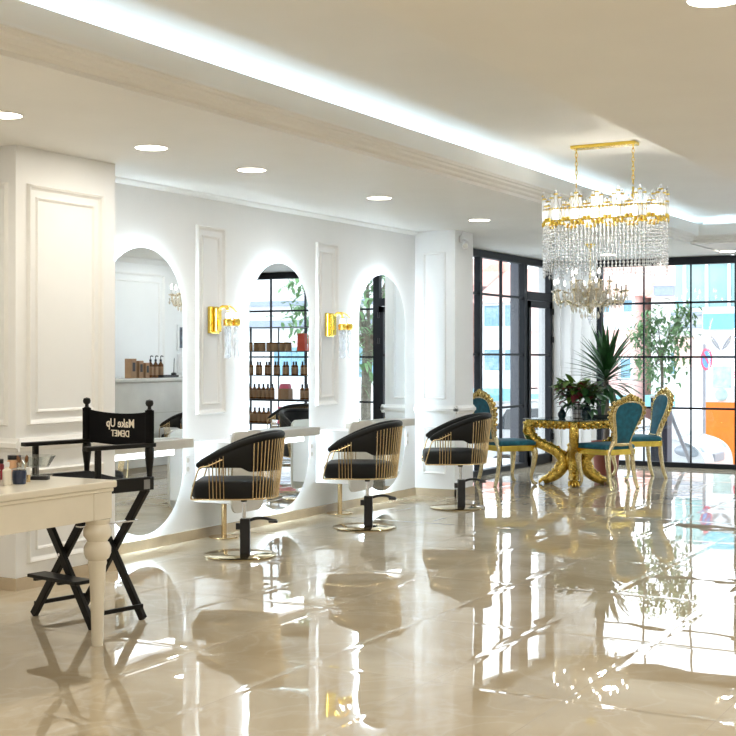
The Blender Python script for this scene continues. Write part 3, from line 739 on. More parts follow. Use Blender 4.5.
# ------------------------------------------------------------------ dining set
def lump(bm, c, r, rot=0):
    ball(bm, c, r, 8, 6)
def scroll(bm, c, r, th, turns=1.3, axis='y', s=1, seg=6, start=0):
    """a carved volute in the x-z plane (axis y) around c"""
    pts = []; rs = []
    n = int(16 * turns)
    for k in range(n + 1):
        f = k / n; a = start + s * 2 * PI * turns * f; q = r * (1 - .78 * f)
        pts.append((c[0] + q * math.cos(a), c[1], c[2] + q * math.sin(a))); rs.append(th * (1 - .4 * f))
    tube(bm, pts, rs, seg); ball(bm, (pts[-1][0], c[1], pts[-1][2]), th * 1.1, 8, 6)
def baroque_chair(label, loc, rz):
    """front is local -y"""
    t = thing('dining_chair', label, 'dining chair', loc, rz, 'gold carved dining chairs')
    def by(z): return .19 + (z - .45) * .27
    half = [(.095, .50), (.105, .56), (.135, .66), (.172, .76), (.19, .83), (.183, .89), (.145, .935), (.075, .958), (0, .964)]
    H_ = smooth_path([(x, z, 0) for x, z in half], 4)
    outl = [(p.x, p.y) for p in H_] + [(-p.x, p.y) for p in reversed(H_[:-1])]
    # velvet back
    bm = BM(); F = [bm.verts.new((x * .96, by(z) - .024, z)) for x, z in outl]; B = [bm.verts.new((x * .96, by(z) + .020, z)) for x, z in outl]
    F2 = [bm.verts.new((x * .7, by(.75 + (z - .75) * .7) - .036, .75 + (z - .75) * .7)) for x, z in outl]; B2 = [bm.verts.new((x * .7, by(.75 + (z - .75) * .7) + .028, .75 + (z - .75) * .7)) for x, z in outl]
    n = len(outl)
    for k in range(n):
        j = (k + 1) % n
        bm.faces.new((F[k], F[j], B[j], B[k])); bm.faces.new((F2[k], F2[j], F[j], F[k])); bm.faces.new((B[k], B[j], B2[j], B2[k]))
    bm.faces.new(F2); bm.faces.new(list(reversed(B2)))
    obj('velvet_back', bm, M['velvet'], t, angle=70)
    # carved frame
    bm = BM()
    tube(bm, [(x * 1.04, by(z), z) for x, z in outl], [.021 + .004 * math.sin(k * 2.4) for k in range(n)], 10, closed=True)
    tube(bm, [(x * .99, by(z) + .024, z) for x, z in outl], .008, 6, closed=True)
    tube(bm, [(x * .99, by(z) - .026, z) for x, z in outl], .008, 6, closed=True)
    obj('back_frame', bm, M['paleg'], t)
    bm = BM(); rr = random.Random(3)
    for s in (-1, 1):
        for z, x, r in ((.60, .135, .016), (.66, .165, .019), (.72, .19, .021), (.775, .213, .024), (.83, .226, .026), (.885, .217, .027), (.93, .183, .028)):
            ball(bm, (s * x, by(z) - .004, z), (r * .9, r * .8, r * 1.3), 8, 6)
            scroll(bm, (s * (x + .006), by(z) - .018, z + .012), r * .95, r * .32, 1.2, s=s)
            scroll(bm, (s * (x + .006), by(z) + .016, z + .012), r * .95, r * .32, 1.2, s=s)
        for z, x, r in ((.965, .135, .032), (.985, .085, .034), (1.0, .042, .032)):
            ball(bm, (s * x, by(z), z), (r * .9, r * .6, r), 8, 6)
            scroll(bm, (s * x, by(z) - .02, z), r, r * .34, 1.4, s=-s); scroll(bm, (s * x, by(z) + .02, z), r, r * .34, 1.4, s=-s)
    for k in range(7):
        a = -1.2 + 2.4 * k / 6
        tube(bm, [(0, by(.985), .985), (.03 * math.sin(a), by(1.) - .006, 1.0 + .02 * math.cos(a)), (.058 * math.sin(a), by(1.03), 1.0 + .052 * math.cos(a))], [.010, .015, .006], 7)
    obj('carved_crest', bm, M['carved'], t, angle=60)
    # seat
    bm = BM()
    out = [(-.235, -.23), (-.20, -.255), (0, -.268), (.20, -.255), (.235, -.23), (.225, 0), (.20, .17), (.17, .195), (-.17, .195), (-.20, .17), (-.225, 0)]
    S_ = smooth_path([(x, y, 0) for x, y in out] + [(out[0][0], out[0][1], 0)], 4)[:-1]
    lay = [(.436, .95), (.445, .99), (.468, 1.), (.482, .96), (.492, .85), (.498, .55), (.50, .2)]
    rg = [[bm.verts.new((p.x * s, p.y * s, z)) for p in S_] for z, s in lay]
    for A, B in zip(rg, rg[1:]):
        for k in range(len(S_)): bm.faces.new((A[k], A[(k + 1) % len(S_)], B[(k + 1) % len(S_)], B[k]))
    bm.faces.new(list(reversed(rg[0]))); bm.faces.new(rg[-1])
    obj('velvet_seat', bm, M['velvet'], t, angle=60)
    bm = BM(); ring_prism(bm, [(p.x * 1.02, p.y * 1.02) for p in S_], [(p.x * .86, p.y * .86) for p in S_], 'z', .375, .437)
    for k in range(-3, 4): ball(bm, (k * .055, -.272, .398 - .006 * (k % 2)), (.022, .012, .016), 8, 6)
    obj('seat_rail', bm, M['gold'], t, angle=50, bevel=.004)
    for s in (-1, 1):
        bm = BM()
        tube(bm, smooth_path([(s * .20, -.215, .415), (s * .215, -.235, .35), (s * .205, -.225, .22), (s * .19, -.205, .10), (s * .20, -.225, .03), (s * .215, -.25, .014)], 5), [.036, .037, .038, .038, .038, .036, .034, .032, .030, .028, .026, .025, .023, .021, .020, .018, .018, .017, .017, .018, .020, .021, .02, .018, .016, .014], 10)
        ball(bm, (s * .212, -.243, .018), (.022, .026, .018))
        obj('front_leg', bm, M['paleg'], t)
        bm = BM()
        tube(bm, smooth_path([(s * .10, by(.52), .53), (s * .135, by(.47), .46), (s * .165, .19, .40), (s * .172, .20, .25), (s * .178, .225, .10), (s * .185, .26, .0)], 5), [.026] * 8 + [.025] * 8 + [.022] * 6 + [.020] * 4, 8)
        obj('rear_leg', bm, M['paleg'], t)
    bm = BM(); tube(bm, [(-.13, by(.5), .495), (0, by(.5), .487), (.13, by(.5), .495)], .022, 8); obj('back_rail', bm, M['paleg'], t)
    return t
def face_dir(dx, dy): return math.atan2(dy, dx) + PI / 2     # local -y towards (dx,dy)
K0 = baroque_chair('gold carved dining chair behind the third salon chair, left of the table', (.36, 13.22, 0), face_dir(.56, .83))
dup(K0, (1.46, 13.42, 0), face_dir(-.88, .48), 'gold carved dining chair with its teal oval back towards us, right of the table', scale=(1, 1, .965))
dup(K0, (1.40, 14.67, 0), face_dir(-.75, -.66), 'gold carved dining chair nearest the street window, seen from the side')

TC = (1.0, 13.62); ang = math.atan2(-.94, .35)
t = thing('dining_table', 'square glass table on a carved gold base of four curled legs', 'table', (*TC, 0), ang)   # local +x points at the nearest corner
def sq(hd, rr=.03):
    return [(hd, 0), (0, hd), (-hd, 0), (0, -hd)]
bm = BM(); prism(bm, sq(.56), 'z', .71, .722); obj('glass_top', bm, M['tglass'], t, False, .003)
bm = BM()
for k in range(4):
    a = Matrix.Rotation(k * PI / 2, 3, 'Z')
    p = a @ Vector((.49, .05, .671)); q = a @ Vector((.05, .49, .671))
    bar(bm, p, q, .026, .075)
    d = (q - p).normalized(); nrm = Vector((d.y, -d.x, 0))
    for i in range(9):
        c = p + d * (.07 + i * .061) + nrm * .014
        ball(bm, (c.x, c.y, c.z + (.012 if i % 2 else -.012)), (.026, .026, .022), 8, 6)
        ball(bm, (c.x, c.y, c.z - .036), (.02, .02, .014), 8, 5)
obj('carved_apron', bm, M['tablegold'], t)
bm = BM(); lathe(bm, [(0, .13), (.05, .13), (.085, .17), (.10, .25), (.09, .34), (.07, .40), (.08, .43), (.05, .46), (.03, .48), (0, .49)], (0, 0, 0), 20)
for k in range(8):
    a = k * PI / 4; ball(bm, (.09 * math.cos(a), .09 * math.sin(a), .29), (.025, .025, .06), 8, 6)
obj('hub', bm, M['tablegold'], t)
for k in range(4):
    bm = BM(); m3 = Matrix.Rotation(k * PI / 2, 3, 'Z')
    path = smooth_path([(.475, 0, .70), (.50, 0, .64), (.49, 0, .56), (.43, 0, .475), (.32, 0, .42), (.20, 0, .36), (.125, 0, .28), (.13, 0, .19), (.19, 0, .11), (.27, 0, .06), (.335, 0, .035)], 5)
    nn = len(path)
    base_r = [.045, .056, .064, .060, .055, .058, .066, .072, .064, .052, .042]
    rs = []
    for i in range(nn):
        f = i / (nn - 1) * 10; a = int(min(f, 9)); rs.append(base_r[a] * (1 - (f - a)) + base_r[a + 1] * (f - a))
    tube(bm, path, rs, 12, flat=.85)
    for i in range(4, nn - 6, 3):
        p = path[i]
        tn = (path[i + 1] - path[i - 1]).normalized(); nr = Vector((tn.z, 0, -tn.x))
        if nr.z < 0: nr = -nr
        q = p + nr * rs[i] * .85; ball(bm, q, (.022, .026, .022), 8, 6)
    # leafy volute at the shoulder
    for yy in (-.035, .035): scroll(bm, (.495, yy, .575), .06, .016, 1.5, start=PI / 2, s=-1)
    for yy in (-.045, -.015, .015, .045):      # claws
        tube(bm, [(.30, yy * .7, .05), (.345, yy, .05), (.375, yy * 1.15, .022), (.385, yy * 1.2, .006)], [.02, .02, .015, .006], 8)
    bmesh.ops.rotate(bm, verts=bm.verts, cent=(0, 0, 0), matrix=m3)
    obj('curled_leg', bm, M['tablegold'], t, angle=60)
    bm = BM(); box(bm, .42, .50, -.04, .04, .655, .708)
    bmesh.ops.rotate(bm, verts=bm.verts, cent=(0, 0, 0), matrix=m3); obj('corner_block', bm, M['gold'], t, False, .004)

# ------------------------------------------------------------------ plants
def blade(bm, base, az, el, L, w, droop, seg=7, fold=.25):
    """a sword leaf from base, heading az, elevation el"""
    b = Vector(base); h = Vector((math.cos(az), math.sin(az), 0)); side = Vector((-math.sin(az), math.cos(az), 0))
    prev = None; e = el; p = b.copy()
    for k in range(seg + 1):
        f = k / seg; ww = w * (.55 + .9 * f if f < .4 else .91 * (1 - ((f - .4) / .6) ** 1.7)) / 2 + .0004
        up = Vector((-h.x * math.sin(e), -h.y * math.sin(e), math.cos(e)))
        row = [bm.verts.new(p - side * ww + up * ww * fold), bm.verts.new(p), bm.verts.new(p + side * ww + up * ww * fold)]
        if prev:
            for i in range(2): bm.faces.new((prev[i], prev[i + 1], row[i + 1], row[i]))
        prev = row
        e -= droop / seg; p = p + (h * math.cos(e) + Vector((0, 0, 1)) * math.sin(e)) * (L / seg)
t = thing('potted_yucca', 'tall spiky yucca in a wine red pot behind the gold table', 'plant', (.93, 14.9, 0))
bm = BM(); lathe(bm, [(0, 0), (.13, 0), (.16, .25), (.175, .38), (.18, .40), (.165, .40), (.155, .36), (0, .36)], (0, 0, 0), 28); obj('pot', bm, M['terra'], t)
bm = BM(); tube(bm, smooth_path([(0, 0, .35), (.01, 0, .7), (-.01, .01, 1.0), (.01, 0, 1.22)], 5), [.04 - .0006 * i for i in range(16)], 10); obj('trunk', bm, M['bark'], t)
bm = BM(); rr = random.Random(11)
for k in range(88):
    f = k / 87; el = 1.45 - 1.75 * f + rr.uniform(-.1, .1); az = k * 2.4
    blade(bm, (.02 * math.cos(az), .02 * math.sin(az), 1.22 + .06 * (1 - f) - .22 * f), az, el, .55 + rr.uniform(-.06, .08), .06, .15 + .75 * f, 7)
obj('leaves', bm, M['leaf'], t, angle=80)
t = thing('table_plant', 'bushy green and wine red plant in a white wire pot on the table', 'plant', (1.02, 13.72, .722))
bm = BM(); lathe(bm, [(0, .004), (.06, .004), (.066, .14), (.06, .14), (.055, .02), (0, .02)], (0, 0, 0), 24); obj('pot', bm, M['plastic'], t)
bm = BM()
for k in range(10):
    a = k * PI / 5; tube(bm, [(.066 * math.cos(a), .066 * math.sin(a), .0), (.073 * math.cos(a), .073 * math.sin(a), .15)], .0035, 6)
for z in (.003, .05, .10, .15):
    tube(bm, [((.067 + .045 * z) * math.cos(k * PI / 12), (.067 + .045 * z) * math.sin(k * PI / 12), z) for k in range(24)], .0035, 6, closed=True)
obj('wire_basket', bm, M['black'], t)
def bush(m, n, seed, c, spread, L, w, lo=0.):
    bm = BM(); q = random.Random(seed)
    for k in range(n):
        az = q.uniform(0, 2 * PI); rad_ = spread * math.sqrt(q.random()); z = q.uniform(lo, .17)
        blade(bm, (c[0] + rad_ * math.cos(az), c[1] + rad_ * math.sin(az), c[2] + z), az + q.uniform(-.5, .5), q.uniform(-.1, 1.2), L * q.uniform(.7, 1.2), w, q.uniform(.4, 1.4), 5)
    return bm
obj('green_leaves', bush('leaf', 120, 5, (-.02, 0, .23), .19, .14, .085), M['limeleaf'], t, angle=80)
obj('dark_leaves', bush('leaf', 80, 9, (.05, -.02, .16), .19, .15, .085, -.06), M['leaf'], t, angle=80)
obj('red_leaves', bush('leaf', 50, 6, (.0, -.06, .17), .18, .13, .075), M['redleaf'], t, angle=80)
def jar(name, x, y, s, label, cat='jar'):
    t = thing(name, label, cat, (x, y, .722))
    bm = BM(); lathe(bm, [(0, 0), (.035 * s, 0), (.05 * s, .03 * s), (.05 * s, .06 * s), (.03 * s, .085 * s), (.026 * s, .095 * s), (0, .095 * s)], (0, 0, 0), 24); obj('body', bm, M['darkpot'], t)
    bm = BM(); lathe(bm, [(0, .096 * s), (.028 * s, .096 * s), (.02 * s, .11 * s), (.008 * s, .118 * s), (.012 * s, .13 * s), (0, .138 * s)], (0, 0, 0), 20); obj('lid', bm, M['darkpot'], t)
jar('lidded_jar', .86, 13.62, .95, 'small dark lidded jar left of the wire plant pot on the table')
jar('lidded_jar', 1.16, 13.60, 1.3, 'bigger dark lidded jar right of the wire plant pot on the table')
t = thing('serving_tray', 'black tray on the table beneath the yucca leaves', 'tray', (1.22, 13.83, .722), .3)
bm = BM(); prism(bm, rrect(-.12, .12, -.08, .08, .03), 'z', 0, .012); obj('base', bm, M['darkpot'], t, False, .003)
bm = BM(); ring_prism(bm, rrect(-.12, .12, -.08, .08, .03), rrect(-.112, .112, -.072, .072, .025), 'z', .0125, .035); obj('rim', bm, M['darkpot'], t, False)

# ------------------------------------------------------------------ long crystal chandelier
CX_, CY_ = 2.92, 9.08
t = thing('crystal_chandelier', 'long gold chandelier with curtains of crystal beads under the tray ceiling', 'chandelier', (CX_, CY_, 2.95))
bm = BM(); box(bm, -.245, .245, -.05, .05, -.026, -.001); obj('ceiling_plate', bm, M['gold'], t, False, .004)
for s in (-1, 1):
    bm = BM()
    for k in range(9):
        z = -.035 - k * .032
        a = [(.009 * math.cos(q) if k % 2 else 0, 0 if k % 2 else .009 * math.cos(q), z + .02 * math.sin(q)) for q in [i * PI / 5 for i in range(10)]]
        tube(bm, [(s * .215 + x, y, zz) for x, y, zz in a], .0028, 5, closed=True)
    obj('chain', bm, M['gold'], t)
def track(u, hx=.46, hy=.16):
    """racetrack plan, u in 0..1"""
    st = 2 * (hx - hy); ar = PI * hy; P = 2 * st + 2 * ar; d = (u % 1) * P
    if d < st: return (-(hx - hy) + d, -hy)
    d -= st
    if d < ar: a = -PI / 2 + d / hy; return (hx - hy + hy * math.cos(a), hy * math.sin(a))
    d -= ar
    if d < st: return (hx - hy - d, hy)
    d -= st
    a = PI / 2 + d / hy; return (-(hx - hy) + hy * math.cos(a), hy * math.sin(a))
bm = BM()
for z in (-.47, -.555): tube(bm, [(*track(k / 64), z) for k in range(64)], .008, 6, closed=True)
for x in (-.215, .215):
    tube(bm, [(x, -.16, -.47), (x, 0, -.40), (x, .16, -.47)], .006, 6); cyl(bm, (x, 0, -.325), (x, 0, -.40), .008)
obj('ring_frame', bm, M['gold'], t)
NC = 14
for c in range(NC):
    for j in range(5):
        bm = BM(); bg = BM(); bc = BM()
        u = (c + (j + .5) / 5) / NC - .11397; x, y = track(u)
        hump = math.sin(PI * (j + .5) / 5)
        zt = -.435 + .105 * hump ** 1.3; zb = -.54 - .045 * hump
        lathe(bm, [(0, zt), (.011, zt - .012), (.013, zt - .03), (.013, zb + .02), (.008, zb), (0, zb)], (x, y, 0), 6)
        lathe(bg, [(0, zb - .012), (.013, zb - .006), (.015, zb + .016), (.010, zb + .022), (0, zb + .022)], (x, y, 0), 8)
        lathe(bc, [(0, zt - .04), (.016, zt - .04), (.016, zt - .03), (0, zt - .03)], (x, y, 0), 8)
        o = obj('crystal_rod', bm, M['crystal'], t, smooth=False)
        obj('gold_cup', bg, M['gold'], o); obj('gold_collar', bc, M['gold'], o)
for k in range(76):
    x, y = track(k / 76 + .003)
    bm = BM(); zb = -.85 - .05 * abs(math.sin(PI * 3 * k / 76)) - .02 * ((k * 7) % 3); z = -.56; prof = []
    while z > zb: prof += [(.0018, z), (.0095, z - .0125), (.0018, z - .025)]; z -= .0255
    lathe(bm, prof + [(.010, z - .012), (0, z - .03)], (x, y, 0), 5)
    obj('bead_strand', bm, M['crystal'], t, smooth=False)
for k in range(6):
    x = -.375 + k * .15
    bm = BM(); lathe(bm, [(0, -.44), (.014, -.445), (.02, -.47), (.02, -.53), (.012, -.545), (0, -.55)], (x, 0, 0), 12); obj('lamp', bm, M['tubeglow'], t)
lampdata('chandelier_light', 'POINT', 3, (1., .93, .8), t, (0, 0, -.50), size=.1)

# ------------------------------------------------------------------ candle chandeliers
def candle_chandelier(loc, label, group='candle chandeliers'):
    t = thing('candle_chandelier', label, 'chandelier', loc, .2, group)
    bm = BM(); lathe(bm, [(0, H), (.06, H), (.055, H - .02), (.02, H - .04), (.008, H - .05), (0, H - .05)], (0, 0, -loc[2]), 24); obj('canopy', bm, M['gold'], t)
    bm = BM(); cyl(bm, (0, 0, H - loc[2] - .04), (0, 0, .16), .006, seg=8)
    for k in range(10): ball(bm, (0, 0, .16 + k * (H - loc[2] - .2) / 10), (.014, .014, .02), 8, 5)
    obj('chain', bm, M['paleg'], t)
    bm = BM(); lathe(bm, [(0, .17), (.02, .165), (.03, .12), (.018, .09), (.04, .06), (.05, .0), (.03, -.05), (.045, -.09), (.06, -.13), (.03, -.18), (.012, -.21), (0, -.22)], (0, 0, 0), 16); obj('stem', bm, M['champ'], t)
    q = random.Random(4)
    for tier, (na, ra, za) in enumerate(((10, .40, .06), (5, .22, .17))):
        for k in range(na):
            a = 2 * PI * k / na + tier * .3; ca, sa = math.cos(a), math.sin(a)
            def P(r, z): return (r * ca, r * sa, z)
            bm = BM(); tube(bm, smooth_path([P(.03, za - .11), P(ra * .35, za - .19), P(ra * .72, za - .13), P(ra * .92, za - .15), P(ra, za - .03)], 5), .012, 7)
            lathe(bm, [(0, za - .035), (.03, za - .03), (.042, za - .012), (.038, za - .01), (.012, za - .015), (.012, za), (0, za)], P(ra, 0), 12)
            arm = obj('arm', bm, M['champ'], t)
            bm = BM(); cyl(bm, P(ra, za + .001), P(ra, za + .055), .010, seg=10); obj('candle', bm, M['plastic'], arm)
            bm = BM(); x, y, _ = P(ra, 0); lathe(bm, [(0, za + .056), (.008, za + .058), (.013, za + .075), (.009, za + .098), (.002, za + .118), (0, za + .12)], (x, y, 0), 10); obj('flame_bulb', bm, M['bulb'], arm)
            for j in range(13):
                bm = BM()
                rr_ = ra * (1.06 - .062 * j); z = za - .02 - .034 * (j % 5) - (.06 if j == 0 else 0)
                ang_ = a + q.uniform(-.22, .22); x, y = rr_ * math.cos(ang_), rr_ * math.sin(ang_)
                L = q.uniform(.05, .085); lathe(bm, [(0, z), (.007, z - .006), (.005, z - .012), (.016, z - L * .6), (0, z - L)], (x, y, 0), 5)
                ball(bm, (x, y, z + .009), .012, 6, 4)
                obj('crystal_drop', bm, M['champcrystal'], arm, smooth=False)
    for k in range(16):
        bm = BM(); a = 2 * PI * k / 16; r = .10 if k % 2 else .19; z = -.19 if k % 2 else -.13
        lathe(bm, [(0, z), (.006, z - .006), (.004, z - .014), (.014, z - .05), (0, z - .085)], (r * math.cos(a), r * math.sin(a), 0), 5); obj('pendant_crystal', bm, M['champcrystal'], t, smooth=False)
    bm = BM(); ball(bm, (0, 0, -.26), .03, 8, 6); lathe(bm, [(0, -.28), (.016, -.30), (0, -.345)], (0, 0, 0), 6)
    obj('crystal_finial', bm, M['crystal'], t, smooth=False)
    lampdata('candle_light', 'POINT', 6, (1., .9, .75), t, (0, 0, .14), size=.25)
    return t
M['champ'] = mat('champagne_gold', (.85, .76, .60), rough=.25, metal=1, var=.12, vscale=40)
K1 = candle_chandelier((1.06, 13.97, 2.10), 'candle chandelier with crystal drops hanging over the gold dining table')
k2 = dup(K1, (3.92, 13.3, 2.14), .5, 'candle chandelier with crystal drops reflected in the first oval mirror')
for o in list(k2.children):
    if o.type == 'LIGHT': pass

# ------------------------------------------------------------------ reception and bottle rack, seen in the mirrors
t = thing('reception_desk', 'white marble reception desk before the panelled wall, seen in the first mirror', 'desk', (4.32, 12.75, 0))
bm = BM(); box(bm, -.30, -.02, -1.6, 1.15, .08, 1.10); obj('front_panel', bm, M['marblew'], t, False, .01)
bm = BM(); box(bm, -.26, .0, -1.55, 1.10, 0, .079); obj('plinth', bm, M['base'], t, False)
bm = BM(); box(bm, -.34, .06, -1.64, 1.19, 1.101, 1.145); obj('counter_top', bm, M['marblew'], t, False, .008)
bm = BM()
for z in (.40, .72): box(bm, -.304, -.2995, -1.58, 1.13, z, z + .008)
obj('brass_inlay', bm, M['greige'], t, False)
def pump_bottle(x, y, z, label, s=1., group='pump bottles on the reception desk'):
    t = thing('pump_bottle', label, 'bottle', (x, y, z), 0, group)
    bm = BM(); lathe(bm, [(0, 0), (.03 * s, 0), (.032 * s, .01), (.032 * s, .15 * s), (.012 * s, .18 * s), (.012 * s, .19 * s), (0, .19 * s)], (0, 0, 0), 16); obj('bottle', bm, M['amber'], t)
    bm = BM(); cyl(bm, (0, 0, .1905 * s), (0, 0, .215 * s), .014 * s, seg=12); cyl(bm, (0, 0, .215 * s), (0, 0, .25 * s), .005 * s, seg=8); tube(bm, [(0, 0, .25 * s), (0, .012, .256 * s), (0, .045 * s, .25 * s)], .007 * s, 8); obj('pump', bm, M['black'], t)
    bm = BM(); ring_prism(bm, [(.0325 * s * math.cos(k * PI / 10), .0325 * s * math.sin(k * PI / 10)) for k in range(20)], [(.0322 * s * math.cos(k * PI / 10), .0322 * s * math.sin(k * PI / 10)) for k in range(20)], 'z', .03 * s, .13 * s); obj('paper_label', bm, M['kraft'], t)
    return t
for k, (y, w) in enumerate(((12.62, 'leftmost'), (12.72, 'middle'), (12.82, 'rightmost'))):
    pump_bottle(4.22, y, 1.145, w + ' of three amber pump bottles on the reception desk in the mirror', 1.05)
for y, h, w, wd in ((12.22, .235, .10, 'leftmost tall'), (12.36, .21, .085, 'middle'), (12.48, .185, .075, 'rightmost short')):
    t = thing('carton', wd + ' brown carton on the reception desk in the first mirror', 'box', (4.2, y, 1.145))
    bm = BM(); box(bm, -.05, .05, -w / 2, w / 2, 0, h); obj('carton_body', bm, M['kraft'], t, False, .003)
    bm = BM(); box(bm, -.052, -.0502, -w * .25, w * .25, h * .35, h * .8); obj('printed_patch', bm, M['black'], t, False)
t = thing('bottle_tray', 'low dark tray of small things on the reception desk in the mirror', 'tray', (4.22, 12.88, 1.145))
bm = BM(); prism(bm, rrect(-.09, .09, -.12, .2, .02), 'z', .0, .012); obj('base', bm, M['black'], t, False)
bm = BM(); ring_prism(bm, rrect(-.09, .09, -.12, .2, .02), rrect(-.083, .083, -.113, .193, .015), 'z', .0125, .03); obj('rim', bm, M['black'], t, False)
t = thing('table_lamp_stick', 'slim black stick stand at the right end of the reception desk in the mirror', 'stand', (4.25, 13.12, 1.145))
t.name = 'pen_stand'
bm = BM(); lathe(bm, [(0, 0), (.035, 0), (.035, .05), (.02, .06), (0, .06)], (0, 0, 0), 16); obj('base', bm, M['black'], t)
bm = BM(); cyl(bm, (0, 0, .06), (0, .01, .24), .005, seg=8); obj('pen', bm, M['black'], t)
t = thing('picture_frame', 'small framed dark picture on the white wall behind the reception desk', 'picture', (4.8, 14.02, 1.66))
bm = BM(); ring_prism(bm, [(-.13, -.17), (.13, -.17), (.13, .17), (-.13, .17)], [(-.10, -.14), (.10, -.14), (.10, .14), (-.10, .14)], 'x', -.025, -.001); obj('frame', bm, M['plastic'], t, False)
bm = BM(); box(bm, -.012, -.004, -.099, .099, -.139, .139); obj('print', bm, mat('dark_print', (.10, .13, .17), .4, var=.9, vscale=14), t, False)
t = thing('wall_box', 'small white wall box under the dark framed picture', 'box', (4.8, 14.03, 1.31))
bm = BM(); box(bm, -.07, -.001, -.12, .12, -.13, .13); obj('housing', bm, M['plastic'], t, False, .008)
bm = BM(); box(bm, -.075, -.0705, -.07, .07, -.02, .06); obj('cover', bm, M['greige'], t, False, .003)

RX, RY = 3.50, 15.55
t = thing('product_rack', 'black metal shelf rack of hair products by the window, seen in the middle mirror', 'shelf rack', (RX, RY, 0))
LV = (.09, .445, .795, 1.14, 1.485, 1.83)
for x in (0, 1.45):
    for y in (0, .30):
        bm = BM(); box(bm, x - .011, x + .011, y - .011, y + .011, 0, 1.842); obj('upright', bm, M['black'], t, False)
for x in (.48, .96):
    bm = BM(); box(bm, x - .008, x + .008, .29, .305, .09, 1.83); obj('back_bar', bm, M['black'], t, False)
for z in LV:
    bm = BM(); box(bm, -.011, 1.461, -.011, .311, z - .012, z); obj('shelf', bm, M['black'], t, False)
def small_bottle(loc, label, group, m='amber', s=1.):
    t = thing('product_bottle', label, 'bottle', loc, 0, group)
    bm = BM(); lathe(bm, [(0, 0), (.028 * s, 0), (.03 * s, .008), (.03 * s, .13 * s), (.014 * s, .15 * s), (0, .15 * s)], (0, 0, 0), 14); obj('bottle', bm, M[m], t)
    bm = BM(); lathe(bm, [(.0302 * s, .02 * s), (.0308 * s, .02 * s), (.0308 * s, .115 * s), (.0302 * s, .115 * s)], (0, 0, 0), 14); obj('paper_label', bm, M['kraft'], t)
    bm = BM(); cyl(bm, (0, 0, .1505 * s), (0, 0, .195 * s), .014 * s, seg=12); obj('cap', bm, M['black'], t)
    return t
B0 = small_bottle((RX + .07, RY + .1, LV[3]), 'amber bottle with black cap on the middle rack shelf', 'bottles on the middle rack shelf')
for k in range(1, 18):
    dup(B0, (RX + .07 + k * .077, RY + .1 + .05 * (k % 2), LV[3]), 0)
T0 = thing('product_tub', 'brown jar of hair product on the upper rack shelf', 'jar', (RX + .68, RY + .12, LV[4]), 0, 'brown jars on the upper rack shelf')
bm = BM(); lathe(bm, [(0, 0), (.05, 0), (.052, .01), (.052, .10), (.045, .105), (0, .105)], (0, 0, 0), 18); obj('jar', bm, M['kraft'], T0)
bm = BM(); lathe(bm, [(0, .1055), (.05, .1055), (.05, .125), (0, .125)], (0, 0, 0), 18); obj('lid', bm, M['amber'], T0)
for k in range(1, 7): dup(T0, (RX + .68 + k * .112, RY + .12 + .03 * (k % 2), LV[4]))
for k, (w, h, c) in enumerate(((.13, .25, 'red'), (.11, .22, 'red'), (.12, .26, 'red'))):
    t = thing('gift_bag', ('left', 'middle', 'right')[k] + ' one of three red orange paper bags on the upper rack shelf', 'bag', (RX + .10 + (2 - k) * .17, RY + .12, LV[4]))
    bm = BM(); prism(bm, [(-w / 2, 0), (w / 2, 0), (w / 2 - .008, h), (-w / 2 + .008, h)], 'y', -.04, .04); obj('bag_body', bm, M[c], t, False)
    bm = BM(); tube(bm, smooth_path([(-.025, 0, h), (-.02, 0, h + .035), (.02, 0, h + .035), (.025, 0, h)]), .003, 6); obj('handle', bm, M['red'], t)
C0 = small_bottle((RX + .95, RY + .12, LV[2]), 'tall amber bottle on the lower rack shelf', 'bottles on the lower rack shelf', s=1.12)
for k in range(1, 6): dup(C0, (RX + .95 + k * .078, RY + .12, LV[2]))
for k in range(5): dup(C0, (RX + .12 + k * .08, RY + .12, LV[2]))
t = thing('gift_box', 'pink and white gift box in the middle of the lower rack shelf', 'box', (RX + .74, RY + .14, LV[2]))
bm = BM(); box(bm, -.09, .09, -.06, .06, 0, .15); obj('carton_body', bm, M['kraft'], t, False, .003)
bm = BM(); prism(bm, [(-.08, .151), (.08, .151), (.06, .22), (-.06, .22)], 'y', -.05, .05); obj('pink_wrap', bm, M['pink'], t, False, .01)
D0 = small_bottle((RX + 1.02, RY + .12, LV[1]), 'amber bottle on the bottom rack shelf in the mirror', 'bottles on the bottom rack shelf', s=1.15)
for k in range(1, 5): dup(D0, (RX + 1.02 + k * .079, RY + .12, LV[1]))
t = thing('shopping_bag', 'pink shopping bag standing in the bottom of the rack', 'bag', (RX + .72, RY + .14, LV[1]))
bm = BM(); prism(bm, [(-.12, 0), (.12, 0), (.11, .24), (-.11, .24)], 'y', -.06, .06); obj('bag_body', bm, M['pink'], t, False)
bm = BM(); tube(bm, smooth_path([(-.04, 0, .24), (-.03, 0, .285), (.03, 0, .285), (.04, 0, .24)]), .003, 6); obj('handle', bm, M['red'], t)

